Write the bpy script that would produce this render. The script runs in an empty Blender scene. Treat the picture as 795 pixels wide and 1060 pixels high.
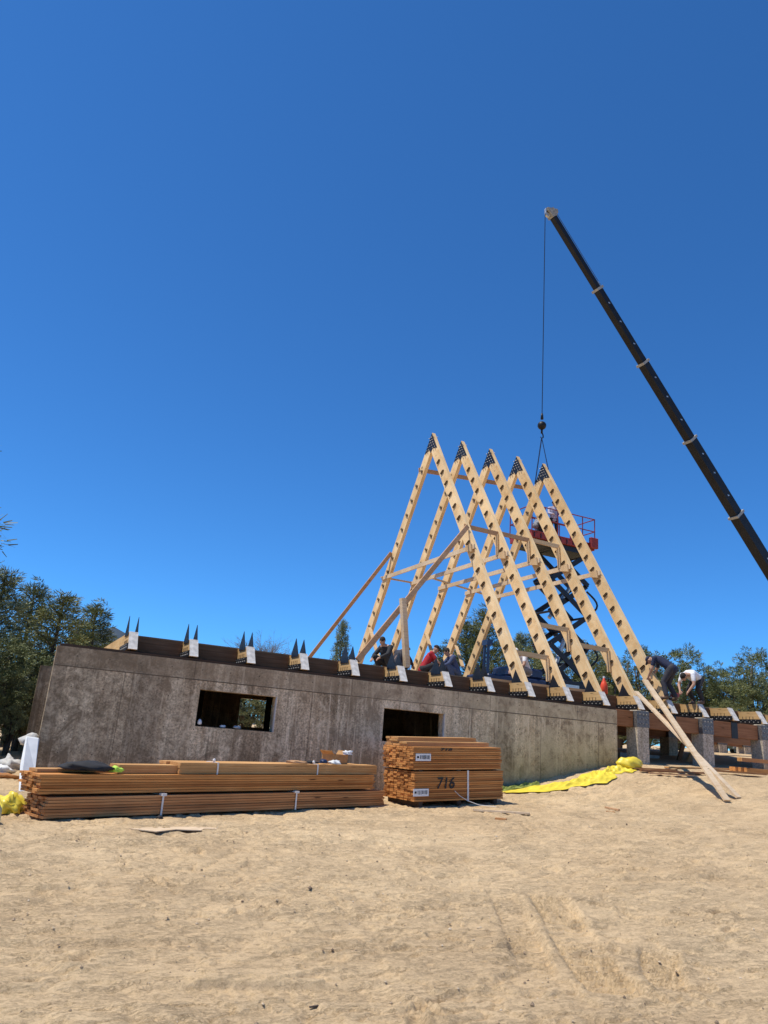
import bpy, bmesh, math, random
import numpy as np
from mathutils import Vector, Matrix, Quaternion
random.seed(7); rng = np.random.default_rng(11)
R = math.radians
scene = bpy.context.scene
col = scene.collection

# ------------------------------------------------------------------ camera
CF = Vector((0.406442, 0.865372, 0.293147)).normalized()
CR = Vector((0.892364, -0.44487, 0.076016)); CR = (CR - CF*CR.dot(CF)).normalized()
CU = CR.cross(CF)
EYE = Vector((0, 0, 1.6)); FPX = 775.4
cam = bpy.data.cameras.new('camera'); camo = bpy.data.objects.new('camera', cam); col.objects.link(camo)
camo.matrix_world = Matrix(((CR.x, CU.x, -CF.x, EYE.x), (CR.y, CU.y, -CF.y, EYE.y), (CR.z, CU.z, -CF.z, EYE.z), (0, 0, 0, 1)))
cam.sensor_fit = 'HORIZONTAL'; cam.sensor_width = 36; cam.lens = FPX/795*36
cam.clip_start = .05; cam.clip_end = 9000
scene.camera = camo
# ------------------------------------------------------------------ sky, sun, exposure
SUN_EL, SUN_AZ = R(66), R(14)          # azimuth measured from -X toward +Y
sd = Vector((-math.cos(SUN_EL)*math.cos(SUN_AZ), math.cos(SUN_EL)*math.sin(SUN_AZ), math.sin(SUN_EL)))
w = bpy.data.worlds.new("World"); scene.world = w; w.use_nodes = True
nt = w.node_tree; bg = nt.nodes['Background']
sky = nt.nodes.new('ShaderNodeTexSky'); sky.sky_type = 'NISHITA'; sky.sun_disc = False
sky.sun_elevation = SUN_EL; sky.sun_rotation = math.atan2(sd.x, sd.y)
sky.altitude = 2600; sky.air_density = 1.0; sky.dust_density = 0.35; sky.ozone_density = 3.2
hs = nt.nodes.new('ShaderNodeMix'); hs.data_type = 'RGBA'; hs.blend_type = 'MULTIPLY'; hs.inputs[0].default_value = 1; hs.inputs[7].default_value = (.33, .80, 1.20, 1)   # deep high-altitude blue
nt.links.new(sky.outputs[0], hs.inputs[6]); nt.links.new(hs.outputs[2], bg.inputs[0]); bg.inputs[1].default_value = 0.15
sl = bpy.data.lights.new('sun', 'SUN'); sl.energy = 5.0; sl.angle = R(.53); sl.color = (1, .945, .85)
so = bpy.data.objects.new('sun', sl); col.objects.link(so)
so.rotation_euler = (-sd).to_track_quat('-Z', 'Y').to_euler()
scene.view_settings.view_transform = 'Standard'; scene.view_settings.look = 'None'
scene.view_settings.exposure = 0; scene.view_settings.gamma = 1
scene.view_settings.use_curve_mapping = False
scene.render.resolution_x = 768; scene.render.resolution_y = 1024

# ------------------------------------------------------------------ helpers
def at(px, py, Y):                      # point of the plane at depth Y seen at a photo pixel
    d = CF + CR*((px-397.5)/FPX) - CU*((py-530)/FPX)
    return EYE + d*(Y/d.y)
def V(*a): return Vector(a)

class MB:
    def __init__(s): s.v = []; s.f = []
    def add(s, vs, fs):
        o = len(s.v); s.v += [tuple(v) for v in vs]; s.f += [tuple(i+o for i in f) for f in fs]; return s
    def hexa(s, p):                     # 8 points: bottom 4 ccw, top 4 ccw
        return s.add(p, [(3,2,1,0),(4,5,6,7),(0,1,5,4),(1,2,6,5),(2,3,7,6),(3,0,4,7)])
    def box(s, a, b):
        (x0,y0,z0),(x1,y1,z1) = a, b
        return s.hexa([(x0,y0,z0),(x1,y0,z0),(x1,y1,z0),(x0,y1,z0),(x0,y0,z1),(x1,y0,z1),(x1,y1,z1),(x0,y1,z1)])
    def obox(s, c, sx, sy, sz, M=None):
        M = M or Matrix.Identity(3); c = Vector(c)
        return s.hexa([c + M@Vector((x*sx/2, y*sy/2, z*sz/2)) for z in (-1,1) for x,y in ((-1,-1),(1,-1),(1,1),(-1,1))])
    def bar(s, a, b, w, h, up=(0,0,1)):   # w sideways, h along 'up'
        a, b = Vector(a), Vector(b); d = (b-a).normalized(); up = Vector(up)
        sd_ = d.cross(up).normalized(); u = sd_.cross(d).normalized()
        ps = []
        for p in (a, b):
            ps += [p - sd_*w/2 - u*h/2, p + sd_*w/2 - u*h/2, p + sd_*w/2 + u*h/2, p - sd_*w/2 + u*h/2]
        return s.add(ps, [(0,1,2,3),(7,6,5,4),(0,4,5,1),(1,5,6,2),(2,6,7,3),(3,7,4,0)])
    def prism(s, poly, off):             # polygon of 3D points extruded by off
        n = len(poly); off = Vector(off); P = [Vector(p) for p in poly]
        return s.add(P + [p+off for p in P], [tuple(range(n))[::-1], tuple(range(n, 2*n))] + [(i, (i+1) % n, n+(i+1) % n, n+i) for i in range(n)])
    def tube(s, pts, r, n=8, cap=True):
        pts = [Vector(p) for p in pts]; rs = r if isinstance(r, (list, tuple)) else [r]*len(pts)
        ref = V(0,0,1) if abs((pts[-1]-pts[0]).normalized().z) < .9 else V(1,0,0)
        o = len(s.v)
        for i, p in enumerate(pts):
            d = (pts[min(i+1, len(pts)-1)] - pts[max(i-1, 0)]).normalized()
            a = d.cross(ref).normalized(); b = d.cross(a)
            for k in range(n):
                t = 2*math.pi*k/n; s.v.append(tuple(p + (a*math.cos(t) + b*math.sin(t))*rs[i]))
        for i in range(len(pts)-1):
            for k in range(n):
                s.f.append((o+i*n+k, o+(i+1)*n+k, o+(i+1)*n+(k+1) % n, o+i*n+(k+1) % n))
        if cap:
            s.f.append(tuple(o+k for k in range(n))); s.f.append(tuple(o+(len(pts)-1)*n+k for k in range(n))[::-1])
        return s
    def ball(s, c, rx, ry=None, rz=None, n=10):
        ry = ry or rx; rz = rz or rx; c = Vector(c); o = len(s.v); m = n//2+1
        for i in range(1, m):
            t = math.pi*i/m
            for k in range(n):
                a = 2*math.pi*k/n
                s.v.append((c.x+rx*math.sin(t)*math.cos(a), c.y+ry*math.sin(t)*math.sin(a), c.z+rz*math.cos(t)))
        for i in range(m-2):
            for k in range(n):
                s.f.append((o+i*n+k, o+(i+1)*n+k, o+(i+1)*n+(k+1) % n, o+i*n+(k+1) % n))
        s.v += [(c.x, c.y, c.z+rz), (c.x, c.y, c.z-rz)]; T = len(s.v)-2
        for k in range(n):
            s.f.append((T, o+k, o+(k+1) % n)); s.f.append((T+1, o+(m-2)*n+(k+1) % n, o+(m-2)*n+k))
        return s
    def build(s, name, mat, parent=None, smooth=False, bevel=0, fix=True):
        me = bpy.data.meshes.new(name); me.from_pydata(s.v, [], s.f)
        if fix:
            bm = bmesh.new(); bm.from_mesh(me); bmesh.ops.recalc_face_normals(bm, faces=bm.faces)
            if bevel: bmesh.ops.bevel(bm, geom=bm.edges[:], offset=bevel, segments=1, affect='EDGES')
            bm.to_mesh(me); bm.free()
        if smooth:
            me.polygons.foreach_set('use_smooth', [True]*len(me.polygons))
        if mat: me.materials.append(mat)
        o = bpy.data.objects.new(name, me); col.objects.link(o)
        if parent: o.parent = parent
        return o

def tag(o, label=None, cat=None, group=None, kind=None):
    if label: o['label'] = label
    if cat: o['category'] = cat
    if group: o['group'] = group
    if kind: o['kind'] = kind
    return o
def empty(name, loc, label, cat, group=None, rz=0, kind=None):
    o = bpy.data.objects.new(name, None); col.objects.link(o); o.empty_display_size = .2
    o.location = loc; o.rotation_euler = (0, 0, rz)
    return tag(o, label, cat, group, kind)
def kids(o): return [c for c in bpy.data.objects if c.parent == o]
def copy_tree(o, parent=None):
    c = o.copy(); col.objects.link(c); c.parent = parent
    for ch in list(o.children): copy_tree(ch, c)
    return c

# ------------------------------------------------------------------ materials
def newmat(name):
    m = bpy.data.materials.new(name); m.use_nodes = True
    return m, m.node_tree, m.node_tree.nodes['Principled BSDF']
def N(nt, t, **kw):
    n = nt.nodes.new(t)
    for k, v in kw.items():
        if k in n.inputs: n.inputs[k].default_value = v
        else: setattr(n, k, v)
    return n
def ramp(nt, fac, stops):
    r = nt.nodes.new('ShaderNodeValToRGB'); e = r.color_ramp.elements
    while len(e) < len(stops): e.new(.5)
    for i, (p, c) in enumerate(stops): e[i].position = p; e[i].color = (*c, 1)
    nt.links.new(fac, r.inputs[0]); return r.outputs[0]
def mix(nt, f, a, b, mode='MIX'):
    m = nt.nodes.new('ShaderNodeMix'); m.data_type = 'RGBA'; m.blend_type = mode
    for sock, v in ((m.inputs[0], f), (m.inputs[6], a), (m.inputs[7], b)):
        if hasattr(v, 'links') or hasattr(v, 'is_linked'): nt.links.new(v, sock)
        else: sock.default_value = v if not isinstance(v, tuple) else (*v, 1)
    return m.outputs[2]
def noise(nt, scale, detail=4, rough=.55, vec=None, sc=None, dist=0):
    n = N(nt, 'ShaderNodeTexNoise', Scale=scale, Detail=detail, Roughness=rough, Distortion=dist)
    if vec is None: vec = N(nt, 'ShaderNodeTexCoord').outputs['Object']
    if sc:
        mp = N(nt, 'ShaderNodeMapping'); mp.inputs['Scale'].default_value = sc; nt.links.new(vec, mp.inputs[0]); vec = mp.outputs[0]
    nt.links.new(vec, n.inputs['Vector']); return n.outputs[0]
def bump(nt, b, h, st, dist=.02):
    n = N(nt, 'ShaderNodeBump', Strength=st, Distance=dist); nt.links.new(h, n.inputs['Height']); nt.links.new(n.outputs[0], b.inputs['Normal'])
def flat(name, c, rough=.6, metal=0, var=.15, scale=6, bmp=0, spec=None):
    m, nt, b = newmat(name)
    f = noise(nt, scale, 5)
    b.inputs['Roughness'].default_value = rough; b.inputs['Metallic'].default_value = metal
    lo = tuple(x*(1-var) for x in c); hi = tuple(min(1, x*(1+var)) for x in c)
    nt.links.new(ramp(nt, f, [(.3, lo), (.7, hi)]), b.inputs['Base Color'])
    if bmp: bump(nt, b, noise(nt, scale*6, 5), bmp)
    if spec is not None: b.inputs['Specular IOR Level'].default_value = spec
    return m
def wood(name, c1, c2, c3, gs=(.6, 14, 14), scale=2.0, isl=.5, knots=True, rough=.75):
    """grain stretched along local X of the axis given by gs; each separate board (mesh island) has its own tone"""
    m, nt, b = newmat(name); b.inputs['Roughness'].default_value = rough
    b.inputs['Specular IOR Level'].default_value = .25
    geo = N(nt, 'ShaderNodeNewGeometry'); tc = N(nt, 'ShaderNodeTexCoord')
    add = N(nt, 'ShaderNodeVectorMath', operation='MULTIPLY_ADD'); 
    cmb = N(nt, 'ShaderNodeCombineXYZ')
    for i in range(3): nt.links.new(geo.outputs['Random Per Island'], cmb.inputs[i])
    nt.links.new(cmb.outputs[0], add.inputs[0]); add.inputs[1].default_value = (37, 53, 71); nt.links.new(tc.outputs['Object'], add.inputs[2])
    g = noise(nt, scale, 6, .65, add.outputs[0], gs, .4)
    base = ramp(nt, g, [(.28, c1), (.5, c2), (.75, c3)])
    tone = ramp(nt, geo.outputs['Random Per Island'], [(0, (1-isl*.75, 1-isl*.85, 1-isl*.9)), (.5, (1-isl*.25,)*3), (1, (1.0, 1.0, 1.0))])
    cc = mix(nt, 1.0, base, tone, 'MULTIPLY')
    oi = N(nt, 'ShaderNodeObjectInfo'); cc = mix(nt, 1.0, cc, ramp(nt, oi.outputs['Random'], [(0, (.86, .83, .78)), (1, (1.04, 1.03, 1.02))]), 'MULTIPLY')
    wt = noise(nt, .9, 4, .6, tc.outputs['Object']); cc = mix(nt, 1.0, cc, ramp(nt, wt, [(.35, (.84, .80, .74)), (.6, (1.04, 1.04, 1.04))]), 'MULTIPLY')
    if knots:
        v = N(nt, 'ShaderNodeTexVoronoi', Scale=1.0); mp = N(nt, 'ShaderNodeMapping'); mp.inputs['Scale'].default_value = tuple(min(x*1.0, 7) * .9 + .6 for x in gs)
        nt.links.new(add.outputs[0], mp.inputs[0]); nt.links.new(mp.outputs[0], v.inputs['Vector'])
        k = ramp(nt, v.outputs['Distance'], [(.05, (1, 1, 1)), (.11, (0, 0, 0))])
        cc = mix(nt, k, cc, tuple(x*.35 for x in c1))
    nt.links.new(cc, b.inputs['Base Color'])
    bump(nt, b, g, .25, .01)
    return m

# concrete wall: board-formed, stained
def mix_(a, b, t): return tuple(x*(1-t)+y*t for x, y in zip(a, b))
def concrete(name, base, dark, light, green=0.0, lines=True):
    m, nt, b = newmat(name); b.inputs['Roughness'].default_value = .9; b.inputs['Specular IOR Level'].default_value = .2
    tc = N(nt, 'ShaderNodeTexCoord').outputs['Object']
    big = noise(nt, .55, 5, .6, tc)
    stre = noise(nt, 1.0, 6, .7, tc, (4.2, 4.2, .25), .4)
    fine = noise(nt, 26, 6, .7, tc)
    mid = noise(nt, 3.5, 6, .65, tc, None, .6)
    c = ramp(nt, big, [(.34, mix_(dark, base, .25)), (.5, base), (.68, mix_(base, light, .5))])
    c = mix(nt, ramp(nt, stre, [(.46, (0, 0, 0)), (.64, (.8, .8, .8))]), c, light)
    c = mix(nt, ramp(nt, stre, [(.28, (.7, .7, .7)), (.42, (0, 0, 0))]), c, tuple(x*.55 for x in dark))
    c = mix(nt, ramp(nt, mid, [(.33, (.45, .45, .45)), (.47, (0, 0, 0))]), c, dark)
    c = mix(nt, 1.0, c, ramp(nt, fine, [(.34, (.42, .42, .42)), (.66, (1.36, 1.36, 1.36))]), 'MULTIPLY')
    if lines:                           # each form panel left its own tone
        sp0 = N(nt, 'ShaderNodeSeparateXYZ'); nt.links.new(tc, sp0.inputs[0]); wob = N(nt, 'ShaderNodeMath', operation='MULTIPLY_ADD'); nt.links.new(sp0.outputs[0], wob.inputs[0]); wob.inputs[1].default_value = 1/.61; wob.inputs[2].default_value = .37
        fl = N(nt, 'ShaderNodeMath', operation='FLOOR'); nt.links.new(wob.outputs[0], fl.inputs[0]); wn = N(nt, 'ShaderNodeTexWhiteNoise', noise_dimensions='1D'); nt.links.new(fl.outputs[0], wn.inputs['W'])
        c = mix(nt, 1.0, c, ramp(nt, wn.outputs[0], [(0, (.74, .73, .72)), (1, (1.22, 1.21, 1.18))]), 'MULTIPLY')
        pt = noise(nt, 1.6, 7, .72, tc, (1, 1, .8), .9)
        c = mix(nt, ramp(nt, pt, [(.40, (.8, .8, .8)), (.48, (0, 0, 0))]), c, mix_(dark, base, .15)); c = mix(nt, ramp(nt, pt, [(.56, (0, 0, 0)), (.66, (.6, .6, .6))]), c, light)
    drip = noise(nt, 1.0, 4, .7, tc, (11, 11, .5), .3)
    c = mix(nt, ramp(nt, drip, [(.58, (0, 0, 0)), (.70, (.7, .7, .7))]), c, tuple(x*1.05 for x in light))
    c = mix(nt, ramp(nt, drip, [(.30, (.65, .65, .65)), (.40, (0, 0, 0))]), c, tuple(x*.6 for x in dark))
    sep = N(nt, 'ShaderNodeSeparateXYZ'); nt.links.new(tc, sep.inputs[0])
    if lines:
        # upper pour band above the form joint is darker and more stained
        mr = N(nt, 'ShaderNodeMapRange'); nt.links.new(sep.outputs[2], mr.inputs[0])
        mr.inputs[1].default_value = 2.50; mr.inputs[2].default_value = 2.56
        mm = N(nt, 'ShaderNodeMath', operation='MULTIPLY'); mm.inputs[1].default_value = .55; nt.links.new(mr.outputs[0], mm.inputs[0])
        c = mix(nt, mm.outputs[0], c, mix(nt, mid, tuple(x*.7 for x in dark), base))
        # brown-black stain toward the left end, moss toward the right end
        mr2 = N(nt, 'ShaderNodeMapRange'); nt.links.new(sep.outputs[0], mr2.inputs[0]); mr2.inputs[1].default_value = 6; mr2.inputs[2].default_value = 0.5
        m2 = N(nt, 'ShaderNodeMath', operation='MULTIPLY'); nt.links.new(mr2.outputs[0], m2.inputs[0]); nt.links.new(ramp(nt, mid, [(.3, (.9, .9, .9)), (.7, (.25, .25, .25))]), m2.inputs[1])
        c = mix(nt, m2.outputs[0], c, tuple(x*.6 for x in dark))
        mr6 = N(nt, 'ShaderNodeMapRange'); nt.links.new(sep.outputs[0], mr6.inputs[0]); mr6.inputs[1].default_value = 5.5; mr6.inputs[2].default_value = 12
        m6 = N(nt, 'ShaderNodeMath', operation='MULTIPLY'); nt.links.new(mr6.outputs[0], m6.inputs[0]); nt.links.new(ramp(nt, mid, [(.38, (.05, .05, .05)), (.6, (.6, .6, .6))]), m6.inputs[1])
        c = mix(nt, m6.outputs[0], c, (.66, .55, .36))
        mr3 = N(nt, 'ShaderNodeMapRange'); nt.links.new(sep.outputs[2], mr3.inputs[0]); mr3.inputs[1].default_value = 2.3; mr3.inputs[2].default_value = 1.0
        mr4 = N(nt, 'ShaderNodeMapRange'); nt.links.new(sep.outputs[0], mr4.inputs[0]); mr4.inputs[1].default_value = 9; mr4.inputs[2].default_value = 13
        m3 = N(nt, 'ShaderNodeMath', operation='MULTIPLY'); nt.links.new(mr3.outputs[0], m3.inputs[0]); nt.links.new(mr4.outputs[0], m3.inputs[1])
        m4 = N(nt, 'ShaderNodeMath', operation='MULTIPLY'); nt.links.new(m3.outputs[0], m4.inputs[0]); nt.links.new(ramp(nt, stre, [(.3, (.2, .2, .2)), (.6, (.9, .9, .9))]), m4.inputs[1])
        c = mix(nt, m4.outputs[0], c, (.17, .17, .075))
    nt.links.new(c, b.inputs['Base Color'])
    bump(nt, b, fine, .35, .012)
    return m
M = {}
M['wall'] = concrete('wall_concrete', (.54, .41, .265), (.22, .158, .095), (.88, .73, .51))
M['pillar'] = concrete('pillar_concrete', (.52, .44, .33), (.38, .31, .22), (.64, .56, .44), lines=False)
M['footing'] = flat('footing_concrete', (.5, .48, .44), .9, var=.2, bmp=.3)
M['seam'] = flat('form_joint', (.13, .095, .06), .9)
M['jamb'] = flat('jamb_concrete', (.55, .53, .5), .9)
M['glulam'] = wood('glulam', (.54, .36, .18), (.68, .48, .27), (.76, .57, .34), (.6, 14, 14), isl=.15)
M['glulam_y'] = wood('glulam_y', (.50, .30, .12), (.64, .42, .19), (.70, .49, .24), (14, .6, 14), isl=.15)
M['board'] = wood('pale_board', (.58, .42, .25), (.72, .56, .38), (.78, .64, .45), (.8, 10, 10), isl=.2)
M['brace'] = wood('brace_board', (.42, .23, .12), (.54, .32, .17), (.62, .40, .24), (.8, 10, 10), isl=.2)
M['lumber'] = wood('stacked_lumber', (.50, .18, .05), (.72, .32, .095), (.86, .47, .18), (.5, 9, 26), isl=.8)
M['lumber2'] = wood('weathered_lumber', (.36, .15, .058), (.55, .26, .10), (.70, .40, .18), (.5, 9, 26), isl=.6)
M['lumber3'] = wood('fresh_lumber', (.50, .24, .08), (.66, .37, .15), (.75, .48, .22), (.5, 9, 26), isl=.5)
M['endcut'] = flat('white_sealed_end', (.60, .56, .50), .85, var=.3, scale=9)
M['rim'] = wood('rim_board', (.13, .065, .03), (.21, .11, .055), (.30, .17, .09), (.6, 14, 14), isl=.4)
M['girder'] = wood('girder', (.20, .09, .04), (.32, .15, .07), (.42, .22, .11), (.6, 10, 14), isl=.3)
M['treated'] = wood('dark_sill', (.045, .028, .018), (.07, .045, .03), (.10, .065, .045), (.6, 14, 14), isl=.3)
M['ply'] = wood('plywood', (.4, .26, .14), (.5, .35, .2), (.58, .42, .26), (2, 2, 9), isl=.2)
M['steel'] = flat('black_steel', (.018, .018, .02), .45, .3, .3, 8)
M['galv'] = flat('galvanised', (.55, .55, .52), .4, .7, .2, 20)
M['bolt'] = flat('bright_bolt', (.40, .37, .32), .5, .3, .2)
M['hanger'] = flat('hanger_steel', (.17, .12, .07), .55, .4, .3, 20)
M['boom'] = flat('boom_black', (.012, .012, .013), .5, .1, .3, 3, spec=.3)
M['collar'] = flat('boom_collar', (.34, .32, .27), .5, .2, .2, 8)
M['boomhead'] = flat('boom_head', (.30, .28, .23), .6, .1, .4, 10)
M['liftred'] = flat('lift_red', (.30, .028, .015), .5, 0, .3, 8)
M['liftblue'] = flat('lift_arm', (.012, .013, .018), .45, .2, .3, 8)
M['navy'] = flat('machine_navy', (.018, .028, .07), .4, .1, .25, 5)
M['bluem'] = flat('machine_blue', (.02, .045, .11), .4, .1, .2, 5)
M['rubber'] = flat('rubber', (.02, .02, .02), .85)
M['white'] = flat('white_paint', (.75, .75, .74), .6, var=.08)
M['paper'] = flat('paper_tag', (.8, .8, .78), .7, var=.06)
M['ink'] = flat('black_ink', (.01, .01, .01), .6)
M['strap'] = flat('white_strap', (.72, .70, .66), .5)
M['card'] = flat('cardboard', (.42, .22, .08), .85, var=.2, scale=9)
M['yellow'] = flat('yellow_plastic', (.80, .62, .055), .38, var=.12, scale=5)
M['paleplastic'] = flat('pale_yellow_plastic', (.62, .60, .36), .4, var=.1, scale=5)
M['whitesheet'] = flat('white_sheet', (.66, .66, .64), .6, var=.12, scale=4)
M['lime'] = flat('lime_fabric', (.45, .68, .08), .8)
M['blackfab'] = flat('black_fabric', (.015, .015, .017), .8, var=.4)
M['orange'] = flat('orange_red', (.75, .07, .02), .5)
M['skin'] = flat('skin', (.42, .24, .16), .6, var=.06)
M['bark'] = flat('bark', (.10, .075, .055), .95, var=.4, scale=12, bmp=.5)
M['twig'] = flat('dry_twig', (.20, .16, .13), .9, var=.3)
M['glass'] = flat('dark_glass', (.02, .025, .03), .08)
M['rock'] = flat('pebble', (.36, .26, .18), .9, var=.3, bmp=.4)

def sand():
    m, nt, b = newmat('sand'); b.inputs['Roughness'].default_value = .95; b.inputs['Specular IOR Level'].default_value = .12
    tc = N(nt, 'ShaderNodeTexCoord').outputs['Object']
    def contour(scale, sc, lo, wd, dist=.5):      # thin broken dark lines, shade of small scarps put into the colour
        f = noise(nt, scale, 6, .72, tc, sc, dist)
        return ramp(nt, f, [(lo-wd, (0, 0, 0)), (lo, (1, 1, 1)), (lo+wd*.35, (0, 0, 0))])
    a = noise(nt, .30, 5, .6, tc); c1 = noise(nt, 2.6, 7, .72, tc, (1, 1.7, 1), .5); f = noise(nt, 38, 7, .8, tc); gr = noise(nt, 120, 4, .8, tc)
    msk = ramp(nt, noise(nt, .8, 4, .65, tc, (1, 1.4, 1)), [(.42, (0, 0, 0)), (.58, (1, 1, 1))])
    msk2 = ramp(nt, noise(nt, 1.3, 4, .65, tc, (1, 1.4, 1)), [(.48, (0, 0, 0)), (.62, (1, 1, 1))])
    c = ramp(nt, a, [(.3, (.60, .425, .240)), (.5, (.66, .478, .275)), (.72, (.71, .525, .308))])
    c = mix(nt, ramp(nt, c1, [(.30, (.45, .45, .45)), (.44, (0, 0, 0))]), c, (.50, .35, .19))
    c = mix(nt, 1.0, c, ramp(nt, f, [(.32, (.70, .67, .63)), (.50, (1.0, 1.0, 1.0)), (.68, (1.12, 1.12, 1.12))]), 'MULTIPLY')
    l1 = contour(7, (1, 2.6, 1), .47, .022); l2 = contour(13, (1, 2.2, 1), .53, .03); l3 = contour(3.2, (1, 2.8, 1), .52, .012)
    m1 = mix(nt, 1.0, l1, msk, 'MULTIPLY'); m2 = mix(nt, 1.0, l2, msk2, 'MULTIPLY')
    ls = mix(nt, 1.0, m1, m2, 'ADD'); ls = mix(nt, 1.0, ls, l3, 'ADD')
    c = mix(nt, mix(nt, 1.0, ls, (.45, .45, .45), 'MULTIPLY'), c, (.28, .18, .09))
    sp = ramp(nt, gr, [(.30, (.75, .75, .75)), (.39, (0, 0, 0))]); c = mix(nt, sp, c, (.20, .14, .085))
    sp2 = ramp(nt, gr, [(.63, (0, 0, 0)), (.70, (.6, .6, .6))]); c = mix(nt, sp2, c, (.78, .68, .52))
    nt.links.new(c, b.inputs['Base Color'])
    def mul(x, k):
        n = N(nt, 'ShaderNodeMath', operation='MULTIPLY'); nt.links.new(x, n.inputs[0]); n.inputs[1].default_value = k; return n.outputs[0]
    def add(x, y):
        n = N(nt, 'ShaderNodeMath', operation='ADD'); nt.links.new(x, n.inputs[0]); nt.links.new(y, n.inputs[1]); return n.outputs[0]
    h = add(add(mul(f, .8), mul(c1, 1.4)), add(mul(gr, .35), mul(ls, -.5)))
    bump(nt, b, h, .7, .035)
    return m
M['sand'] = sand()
def leafmat(name, cs):
    m, nt, b = newmat(name); b.inputs['Roughness'].default_value = .6; b.inputs['Specular IOR Level'].default_value = .3
    geo = N(nt, 'ShaderNodeNewGeometry'); n_ = noise(nt, 1.1, 3)
    c = ramp(nt, geo.outputs['Random Per Island'], [(0, cs[0]), (.5, cs[1]), (1, cs[2])])
    c = mix(nt, 1.0, c, ramp(nt, n_, [(.35, (.65, .7, .65)), (.65, (1.3, 1.25, 1.1))]), 'MULTIPLY')
    nt.links.new(c, b.inputs['Base Color'])
    return m
M['leaf0'] = leafmat('needles_dark', ((.085, .100, .038), (.14, .158, .060), (.23, .245, .105)))
M['leaf1'] = leafmat('needles_olive', ((.12, .135, .045), (.19, .195, .07), (.28, .27, .11)))
M['leaf2'] = leafmat('needles_grey', ((.11, .130, .07), (.19, .21, .11), (.29, .31, .17)))

# ------------------------------------------------------------------ terrain
CP = np.array([(0,0,0),(0,4,0),(5,3.5,0.0),(-6,5,0),(-8,0,0),(2,8,.10),(8,5,.12),(5,9,.22),(.8,11.5,.24),(7,13.9,.38),(7.4,13.2,.42),(9.7,13.3,.58),
    (1,15.7,.34),(5,15.7,.42),(8,15.7,.52),(11.1,15.7,.78),(12.8,15.7,1.14),(14.66,15.7,1.52),(12.6,14.2,.86),(13.8,13.8,1.0),(14.3,14.6,1.3),(15.4,15.3,1.50),(18.3,15.7,1.62),(22,15.7,1.74),(16.5,14.4,1.48),
    (15,12.5,.95),(16.0,13,1.15),(11,10,.55),(14,8,.6),(20,5,.7),(25,12,1.6),(.3,25,.42),(.3,40,.38),(-10,30,.38),(-30,60,.5),(-10,15,.25),
    (21,21.6,2.0),(26.5,21.6,2.25),(27,27.6,2.15),(33,30,2.15),(50,40,2.75),(80,80,4.0),(60,20,2.6),(40,0,1.2),(0,-30,0),(40,-40,.5),(-60,0,0),(-60,60,.6),
    (8,20,.7),(8,27,.7),(3,27,.5),(14,22,1.2),(14,28,1.3),(10,45,1.3),(30,60,2.2),(0,80,1.6)], float)
def _tps(d): return np.where(d > 0, d*d*np.log(np.maximum(d, 1e-9)), 0)
_n = len(CP); _A = np.zeros((_n+3, _n+3)); _D = np.hypot(CP[:, None, 0]-CP[None, :, 0], CP[:, None, 1]-CP[None, :, 1])
_A[:_n, :_n] = _tps(_D) + np.eye(_n)*.3; _A[:_n, _n] = 1; _A[:_n, _n+1:] = CP[:, :2]; _A[_n:, :_n] = _A[:_n, _n:].T
_W = np.linalg.solve(_A, np.concatenate([CP[:, 2], [0, 0, 0]]))
def GA(x, y):
    x = np.clip(np.asarray(x, float), -60, 80); y = np.clip(np.asarray(y, float), -40, 80); out = np.full(x.shape, _W[_n]) + _W[_n+1]*x + _W[_n+2]*y
    for i in range(_n): out = out + _W[i]*_tps(np.hypot(x-CP[i, 0], y-CP[i, 1]))
    return out
def G(x, y): return float(GA(np.array([x]), np.array([y]))[0])
def hsh(i, j, s): 
    v = np.sin(i*127.1 + j*311.7 + s*74.7)*43758.5453; return v - np.floor(v)
def vnoise(x, y, s=0):
    xi, yi = np.floor(x), np.floor(y); fx, fy = x-xi, y-yi; fx = fx*fx*(3-2*fx); fy = fy*fy*(3-2*fy)
    a, b, c, d = hsh(xi, yi, s), hsh(xi+1, yi, s), hsh(xi, yi+1, s), hsh(xi+1, yi+1, s)
    return (a*(1-fx)+b*fx)*(1-fy) + (c*(1-fx)+d*fx)*fy
def fbm(x, y, f, o=4, s=0, g=.5):
    t = 0; a = 1; n_ = 0
    for k in range(o): t = t + a*(vnoise(x*f*2**k, y*f*2**k, s+k)-.5); n_ += a; a *= g
    return t/n_
def spaced(a, b, st, far_lo, far_hi, gr=1.13):
    xs = list(np.arange(a, b, st)); s_ = st; x = b
    while x < far_hi: s_ *= gr; x += s_; xs.append(x)
    s_ = st; x = a
    while x > far_lo: s_ *= gr; x -= s_; xs.insert(0, x)
    return np.array(xs)
gx = spaced(5.6, 12.5, .042, 5.6, 3000, 1.10)
gx = np.concatenate([spaced(-3.2, 1.4, .042, -3000, 1.39, 1.10)[:-1], np.arange(1.4, 5.58, .021), gx])
gx = np.unique(np.round(gx, 5))
gy = np.concatenate([np.arange(3.0, 4.1, .025), np.arange(4.1, 6.3, .0125), np.arange(6.3, 7, .021), np.arange(7, 9, .032), np.arange(9, 14.5, .06)])
s_ = .06; x_ = 14.5; ext = []
while x_ < 3000: s_ = min(s_*1.07, 400); x_ += s_; ext.append(x_)
s_ = .05; x_ = 3.0; lo_ = []
while x_ > -1500: s_ *= 1.25; x_ -= s_; lo_.insert(0, x_)
gy = np.concatenate([lo_, gy, ext])
GX, GY = np.meshgrid(gx, gy)
Z = GA(GX, GY)
near = np.clip((30-np.hypot(GX-4, GY-7))/18, 0, 1)
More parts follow.
